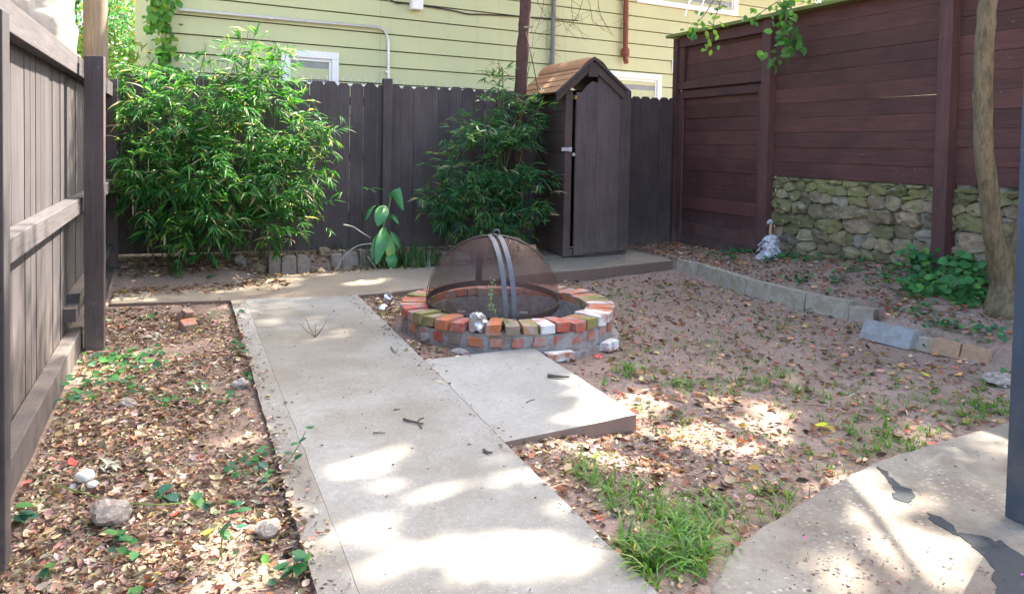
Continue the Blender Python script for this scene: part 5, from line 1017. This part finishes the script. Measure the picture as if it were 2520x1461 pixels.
weed_patch('bed_weeds', 'low green weeds sprouting in the bed under the stone wall', [(1840, 632, .1), (1800, 640, .1), (1815, 625, .1), (1935, 650, .12), (1960, 690, .1), (2050, 650, .15), (2100, 690, .12), (2170, 700, .15), (2010, 720, .08), (2150, 660, .2), (2220, 720, .15), (2260, 770, .1), (2080, 670, .12), (2440, 800, .15), (2480, 870, .1), (1900, 655, .1), (2000, 660, .12), (2120, 640, .2), (2200, 680, .2), (1780, 632, .08), (2240, 690, .2), (2060, 700, .1), (2300, 790, .1), (2350, 800, .1)], 30, .08, (.03, .06))
# ivy round the fence post
iv = tag(empty('ivy_patch', (5.6, 4.5, .25)), 'dense green ivy between the second fence post and the leaning tree', 'ivy')
IB = [(2290, 690, .10), (2340, 700, .12), (2390, 700, .12), (2420, 730, .1), (2280, 720, .09), (2330, 740, .08), (2380, 750, .08), (2270, 650, .09), (2360, 660, .1), (2410, 670, .1), (2250, 700, .06), (2370, 640, .05), (2260, 625, .05), (2400, 780, .06)]
P = []
for (px, py, r_) in IB:
    c_ = on_x(px, py, 5.75 if py < 700 else 5.5)
    for _ in range(48): P.append((c_.x + rng.normal(0, r_ * .9), c_.y + rng.normal(0, r_), max(c_.z + rng.normal(0, r_ * .6), .1)))
P = np.array(P); P[:, 0] = np.minimum(P[:, 0], RX - .13); P[:, 2] = np.maximum(P[:, 2], height(P[:, 0], P[:, 1]) + .015); n = len(P); a = rng.uniform(0, 2 * math.pi, n); L_ = rng.uniform(.045, .085, n)
stuff(local(cloud('foliage', OVAL, OVAL_F, P, np.stack([np.cos(a) - .4, np.sin(a) - .3, rng.normal(-.3, .3, n)], 1), unit(rng.normal(0, .4, (n, 3)) + np.array([-.5, -.3, 1])), L_, L_ * .85, palette(n, [(.06, .22, .07), (.08, .28, .08), (.05, .16, .06), (.14, .34, .08)], (3, 3, 2, 1)), M['leaf'], iv)))
for (px, py), (qx, qy) in (((2290, 740), (2262, 625)), ((2330, 740), (2365, 640)), ((2380, 760), (2410, 670))): local(MB().tube(curve_pts([on_x(px, py, 5.6), on_x((px + qx) / 2 + 6, (py + qy) / 2, 5.72), on_x(qx, qy, 5.82)], 4), .005, 5).build('stem', M['stem'], iv))
# single seedlings and sprigs big enough to pick out
def sprig(label, base, pts, leaves, size):
    b0 = on_z(*base, -.03); b0.z = hz(b0.x, b0.y) - .01 if b0.x < .36 else -.005; o = tag(empty('weed_sprig', b0), label, 'weed', 'single weed sprigs'); yy = b0.y
    cp = curve_pts([b0] + [on_y(px, py, yy) for px, py in pts], 5); local(MB().tube(cp, list(np.linspace(.003, .0015, len(cp))), 5).build('stem', M['stem'], o))
    for (px, py) in leaves:
        c_ = on_y(px, py, yy - .01); a = random.uniform(0, 6.28); ln_ = random.uniform(*size); M_ = Matrix.Translation(c_) @ Matrix.Rotation(a, 4, 'Z') @ Matrix.Rotation(random.uniform(-.5, .1), 4, 'X'); v = [M_ @ Vector((x_ * ln_ * .8, (y_ - .3) * ln_, z_ * ln_)) for x_, y_, z_ in OVAL]
        local(mobj('leaf', v, OVAL_F, M['seed'], o, True, [random.choice(WG)] * len(v)))
M['seed'] = M['leaf']
sprig('tall thin weed leaning over the left edge of the path', (692, 1165), [(715, 1125), (738, 1090), (752, 1060)], [(763, 1053), (735, 1105), (748, 1080), (705, 1115), (738, 1120), (728, 1090)], (.035, .055))
sprig('weed with rounded leaves and a long pale stem near the bottom of the left bed', (548, 1385), [(545, 1340), (555, 1300), (570, 1265)], [(585, 1240), (570, 1235), (595, 1255), (578, 1258), (550, 1310), (590, 1295), (560, 1295)], (.04, .06))
sprig('weed with dark teal leaves behind the white egg', (400, 1230), [(402, 1215), (405, 1205)], [(400, 1205), (420, 1220), (395, 1222), (412, 1196), (425, 1230)], (.045, .07))
sprig('weed with broad blue green leaves right of the white egg', (492, 1250), [(488, 1235), (484, 1225)], [(478, 1225), (500, 1242), (515, 1238), (486, 1215)], (.045, .07))
sprig('weed with one big upright leaf in front of the grey rock', (290, 1330), [(291, 1318)], [(293, 1312), (268, 1308), (292, 1322)], (.05, .07))
sprig('small weed with three round leaves low in the left bed corner', (118, 1420), [(119, 1405), (120, 1395)], [(122, 1392), (112, 1402), (130, 1405), (108, 1412)], (.035, .055))
sprig('green weed at the bottom edge of the left bed', (330, 1455), [(332, 1450)], [(325, 1452), (340, 1446), (345, 1455)], (.04, .06))
sprig('bushy weed growing against the path edge near the picture bottom', (718, 1420), [(722, 1395), (728, 1375)], [(700, 1390), (720, 1400), (735, 1375), (742, 1390), (712, 1410), (730, 1360), (748, 1405), (690, 1400)], (.05, .07))
sprig('weed by the left fence kick board at the picture edge', (52, 1290), [(54, 1270), (50, 1250)], [(50, 1243), (58, 1262), (46, 1270), (66, 1268), (48, 1282)], (.05, .07))
sprig('leafy weed in the back of the left bed beside the path', (580, 885), [(582, 865), (584, 855)], [(590, 850), (575, 858), (600, 862), (570, 875), (582, 845)], (.05, .07))
# trailing vine in the left bed
cp = curve_pts([on_z(px, py, -.01) for px, py in ((135, 1190), (180, 1205), (260, 1228), (330, 1238), (400, 1240), (455, 1236))], 6); tag(MB().tube(cp, .003, 5).build('trailing_stem', M['stem'], None), 'long green runner stem trailing across the left bed litter', 'stem')

# ------------------------------------------------------------------ small things
p = on_z(270, 1278, -.02); rock('rock', (p.x, p.y, .0), (.066, .055, .048), M['rock'], 'large pale grey rock in the leaf litter of the left bed', 'rock', 11.2)
p = on_z(662, 1300, -.02); rock('rock', (p.x, p.y, -.02), (.05, .045, .03), M['rock'], 'pale mossy stone half buried beside the path edge', 'rock', 12.9)
p = on_z(590, 945, -.02); rock('rock', (p.x, p.y, -.02), (.05, .04, .03), M['rock'], 'small grey stone at the left path edge halfway along', 'rock', 13.4)
p = on_z(315, 995, -.02); rock('rock', (p.x, p.y, -.02), (.05, .04, .03), M['rock'], 'small pale stone among weeds near the left fence', 'rock', 14.4)
p = on_z(1062, 838, -.02); rock('rock', (p.x - .03, p.y, .005), (.055, .045, .05), M['rock'], 'cream broken rock leaning on the front left of the fire pit', 'rock', 15.3); rock('rock', (p.x + .05, p.y - .01, .0), (.05, .04, .045), M['rock'], 'greyer rock right of the cream rock by the fire pit', 'rock', 16.1)
p = on_z(1212, 848, -.02); rock('mortar_lump', (p.x, p.y, .0), (.04, .025, .045), M['mortar'], 'lump of mortar stuck at the front foot of the fire pit', 'rock', 17.7)
p = on_z(1130, 865, -.02); rock('rock', (p.x, p.y, -.02), (.07, .03, .02), M['rock'], 'flat pale stone at the inside corner of the path and apron', 'rock', 18.1)
for k_, (px, py, lb) in enumerate(((957, 745, 'crumpled silver foil beside the left of the fire pit'), (938, 770, 'small scrap of foil among leaves between path and fire pit'))):
    p = on_z(px, py, -.02); rock('foil_scrap', (p.x, p.y, .02), (.04, .035, .045 - .02 * k_), M['foil'], lb, 'foil', 19.3 + k_, sharp=.8)
ga_ = view_a + 2 * math.pi * (-2 + .25) / NB; p = Vector((cx + .70 * math.cos(ga_), cy + .70 * math.sin(ga_), .145))
rock('foil_ball', p, (.068, .085, .07), M['foil'], 'large crumpled silver foil wad on the front bricks of the fire pit', 'foil', 21.5, sharp=.7, sub=4)
p = on_z(208, 1183, -.02); eg = rock('egg', (p.x, p.y, .0), (.036, .029, .026), M['white'], 'white egg shell lying in the left bed litter', 'egg', 0, sub=3, sharp=0.0)
for v_ in eg.data.vertices: d = v_.co.copy(); v_.co = Vector((d.x, d.y, d.z))
eg.data.polygons.foreach_set('use_smooth', [True] * len(eg.data.polygons))
p = on_z(228, 1196, -.02); rock('shell_piece', (p.x, p.y, -.012), (.022, .018, .014), M['white'], 'small white shell fragment touching the egg', 'shell', 22.0, sharp=.1)
# bundles of dry pale bamboo leaves
for (px, py, nb, lb) in ((375, 832, 12, 'bundle of pale dry bamboo leaves behind the fence post weeds'), (488, 960, 8, 'pale dry leaf bundle in the middle of the left bed'), (258, 1152, 8, 'bundle of pale green dry leaves above the egg'), (455, 808, 5, 'dry pale leaves beside the brick fragment'), (250, 838, 7, 'pale dry leaves at the foot of the fence post')):
    c_ = on_z(px, py, -.02); o = tag(empty('dry_leaf_bundle', (c_.x, c_.y, hz(c_.x, c_.y))), lb, 'dry leaves', 'bundles of dry leaves in the left bed')
    for q in range(nb):
        a = random.gauss(.5, .6); ln_ = random.uniform(.08, .15); M_ = Matrix.Translation((c_.x + random.gauss(0, .02), c_.y + random.gauss(0, .015), hz(c_.x, c_.y) + .015 + q * .003)) @ Matrix.Rotation(a, 4, 'Z') @ Matrix.Rotation(random.uniform(-.25, .25), 4, 'Y') @ Matrix.Rotation(random.uniform(-.2, .35), 4, 'X'); v = [M_ @ Vector((x_ * ln_ * .16, (y_ - .5) * ln_, z_ * ln_)) for x_, y_, z_ in LANCE]
        local(mobj('leaf', v, LANCE_F, M['litter'], o, True, [random.choice([(.55, .52, .42), (.62, .58, .46), (.45, .46, .36)])] * len(v)))
p = on_z(462, 808, -.02); fb_ = MB().box(-.055, .055, -.04, .04, -.03, .035, Matrix.Translation((p.x, p.y, .0)) @ Matrix.Rotation(.5, 4, 'Z') @ Matrix.Rotation(.3, 4, 'X'), .008).build('brick_fragment', BR[1], None, False, .006); tag(fb_, 'broken orange brick fragment in the back of the left bed', 'brick')
p = on_z(455, 785, -.02); fb_ = MB().box(-.05, .05, -.03, .03, -.03, .05, Matrix.Translation((p.x, p.y, .005)) @ Matrix.Rotation(1.0, 4, 'Z') @ Matrix.Rotation(.5, 4, 'X'), .01).build('brick_fragment', BR[4], None, False, .006); tag(fb_, 'dull brown brick fragment behind the orange one in the left bed', 'brick')
# sticks on the concrete
def stick(label, pts, r_, extra=(), mat='twig', z=.008):
    cp = curve_pts([on_z(px, py, z) for px, py in pts], 4); mb_ = MB().tube(cp, list(np.linspace(r_, r_ * .6, len(cp))), 6)
    for e in extra: c2 = curve_pts([on_z(px, py, zz) for px, py, zz in e], 4); mb_.tube(c2, r_ * .5, 5)
    tag(mb_.build('stick', M[mat], None), label, 'stick', 'sticks on the concrete')
stick('thick dark stick lying alone on the apron', [(1348, 923), (1375, 926), (1402, 927)], .011, (), 'twig', .013)
stick('forked twig in the middle of the path', [(993, 1030), (1015, 1036), (1042, 1042)], .006, ([(1025, 1038, .006), (1035, 1030, .02), (1043, 1028, .03)], [(1030, 1040, .006), (1038, 1052, .006)]), 'twig', .008)
stick('short straight twig left of the forked twig', [(918, 1064), (948, 1064)], .004)
stick('small knotted twig near the apron corner', [(1190, 1106), (1200, 1112), (1212, 1112)], .007, (), 'twig', .008)
stick('thin twig on the upper path near the fire pit litter', [(962, 852), (970, 864), (976, 868)], .004)
stick('little curved twig on the right of the apron', [(1295, 990), (1305, 985), (1316, 982)], .003, (), 'twig', .004)
stick('thin dark twig in the middle of the upper path', [(968, 1008), (985, 1006)], .003, (), 'twig', .004)
p = on_z(775, 830, 0); sg = MB()
for (a, b, c_) in ((-.10, .02, .10), (.09, .06, .10), (-.05, .08, .12), (.0, -.03, .1), (.05, .0, .06)): sg.tube([p + Vector((0, 0, .003)), p + Vector((a * .5, b * .5, c_ * .4)), p + Vector((a, b, c_))], [.003, .0025, .0012], 4)
tag(sg.build('dry_sprig', M['twig'], None), 'dry bare sprig standing up on the upper left of the path', 'twig')
for (px, py, mt, lb, sz, z) in ((2022, 1050, (.55, .55, .03), 'bright yellow leaf on the lawn', .07, -.07), (513, 1317, (.62, .5, .03), 'bright yellow leaf low in the left bed', .065, -.02), (2275, 925, (.5, .5, .04), 'yellow green leaf on the lawn near the brown bricks', .07, -.07), (2465, 925, (.6, .33, .03), 'orange yellow leaf next to the flat stone', .07, -.05), (1408, 863, (.60, .25, .02), 'orange leaf at the front foot of the fire pit', .06, -.06), (1730, 1412, (.42, .10, .07), 'large red leaf beside the big grass clump', .085, -.05), (432, 1270, (.45, .06, .05), 'red leaf curled in the lower left bed', .055, -.02), (178, 1142, (.45, .08, .06), 'red leaf near the left kick board', .06, -.02), (1562, 1045, (.40, .05, .03), 'dark red leaf at the tip of the apron', .05, -.08)):
    c_ = on_z(px, py, z); zz = hz(c_.x, c_.y) + .018; a = random.uniform(0, 6); M_ = Matrix.Translation((c_.x, c_.y, zz)) @ Matrix.Rotation(a, 4, 'Z') @ Matrix.Rotation(.25, 4, 'X'); v = [M_ @ Vector((x_ * sz * .75, (y_ - .5) * sz, z_ * sz)) for x_, y_, z_ in DRY]
    tag(mobj('fallen_leaf', v, OVAL_F, M['litter'], None, True, [mt] * len(v)), lb, 'leaf', 'single bright fallen leaves')

# climbing sprout in the fire pit
so_ = tag(empty('pit_sprout', (cx - .1, cy - .35, -.1)), 'thin green sprout climbing in front of the spark screen', 'weed')
c1 = curve_pts([on_y(1205, 790, 4.80), on_y(1203, 765, 4.82), on_y(1206, 735, 4.86), on_y(1212, 712, 4.9), on_y(1212, 688, 4.92)], 5)
c1 = curve_pts([(cx - .12, cy - .48, -.10), on_y(1240, 800, 4.62), on_y(1243, 785, 4.6)], 4)
c2 = curve_pts([on_y(1222, 792, 4.72) - Vector((0, 0, .14)), on_y(1218, 770, 4.72), on_y(1206, 740, 4.74), on_y(1210, 715, 4.76), on_y(1212, 690, 4.78)], 5)
A = []
for c_ in (c1, c2):
    local(MB().tube(c_, .002, 4).build('stem', M['stem'], so_)); A += [tuple(p) for p in c_[2:]]
A = np.array(A); P = A[rng.integers(0, len(A), 70)] + rng.normal(0, .012, (70, 3)); L_ = rng.uniform(.012, .022, 70); stuff(local(cloud('leaves', OVAL, OVAL_F, P, unit(rng.normal(size=(70, 3))), unit(rng.normal(size=(70, 3)) + np.array([0, -1, .5])), L_, L_ * .8, palette(70, [(.16, .3, .12), (.25, .36, .2)], (1, 1)), M['leaf'], so_)))

# ------------------------------------------------------------------ bird ornament at the foot of the fence post
bs = on_x(1893, 634, 5.78); bz = hz(bs.x, bs.y)
bd = tag(empty('bird_ornament', (bs.x, bs.y, bz)), 'white ruffled bird ornament with bent head beside the fence post', 'ornament')
T0 = Vector((bs.x, bs.y, bz - .01)); view = Vector((bs.x, bs.y, 0)).normalized(); rt = Vector((view.y, -view.x, 0))
def at(a, b, c_=0): return T0 + rt * a + Vector((0, 0, b)) - view * c_
local(MB().tube(curve_pts([at(0, 0), at(.005, .05), at(.01, .12), at(.012, .19), at(.008, .235), at(.006, .25)], 4), list(np.interp(np.linspace(0, 1, 21), [0, .15, .4, .7, .9, 1], [.09, .10, .095, .07, .04, .015])), 14, True, .5).build('body', M['feather'], bd, True))
local(MB().tube(curve_pts([at(.006, .235), at(.004, .29), at(.006, .34), at(.01, .37)], 4), list(np.linspace(.018, .014, 13)), 8, True).build('neck', M['neck'], bd, True))
local(MB().tube(curve_pts([at(.022, .375), at(.005, .395), at(-.015, .38), at(-.028, .36)], 4), list(np.interp(np.linspace(0, 1, 13), [0, .35, .8, 1], [.008, .024, .018, .008])), 8, True, .25).build('head', M['feather'], bd, True))
local(MB().tube([at(-.024, .365, .005), at(-.036, .345, .008), at(-.042, .325, .008)], [.009, .006, .002], 6).build('beak', M['strap'], bd, True))
local(MB().tube(curve_pts([at(.018 + .014 * math.cos(t), .40 + .014 * math.sin(t)) for t in np.linspace(0, 6.28, 9)], 2), .004, 5).build('hanging_ring', M['cable'], bd))
for i in range(34):
    a = random.uniform(-1.5, 1.5); h_ = random.choice([.225, .20, .17, .12, .07, .04]) + random.uniform(-.012, .012); r_ = float(np.interp(h_, [0, .05, .12, .19, .235], [.095, .10, .095, .07, .045])); o_ = at(r_ * math.sin(a), h_, r_ * math.cos(a)); dirv = (rt * math.sin(a) - view * math.cos(a)) * .45 + Vector((0, 0, -1)) + rt * random.uniform(-.5, .2); dirv.normalize(); sd = dirv.cross((rt * math.sin(a) - view * math.cos(a))).normalized(); nn = sd.cross(dirv); ln_ = random.uniform(.05, .085)
    v = [o_ + sd * x_ * ln_ * .5 + dirv * y_ * ln_ - nn * (z_ - .06) * ln_ for x_, y_, z_ in OVAL]; v2 = [q + nn * .003 for q in v]
    local(mobj('feather', v + v2, OVAL_F + [tuple(q + 7 for q in f_[::-1]) for f_ in OVAL_F], M['feather'], bd))
for (a, l_) in ((-.6, .12), (-.2, .13), (.2, .12)): o_ = at(-.02 + a * .04, .06, .085); dirv = (rt * (-.6 + a * .5) - view * .4 + Vector((0, 0, -.45))).normalized(); sd = dirv.cross(view).normalized(); v = [o_ + sd * x_ * .06 + dirv * y_ * l_ - view * (.01 + z_ * .1) for x_, y_, z_ in OVAL]; v2 = [q + view * .004 for q in v]; local(mobj('feather', v + v2, OVAL_F + [tuple(q + 7 for q in f_[::-1]) for f_ in OVAL_F], M['feather'], bd))

# render settings that suit foliage
scene.render.engine = 'CYCLES'
cy_ = scene.cycles; cy_.max_bounces = 8; cy_.diffuse_bounces = 4; cy_.transmission_bounces = 6; cy_.transparent_max_bounces = 16
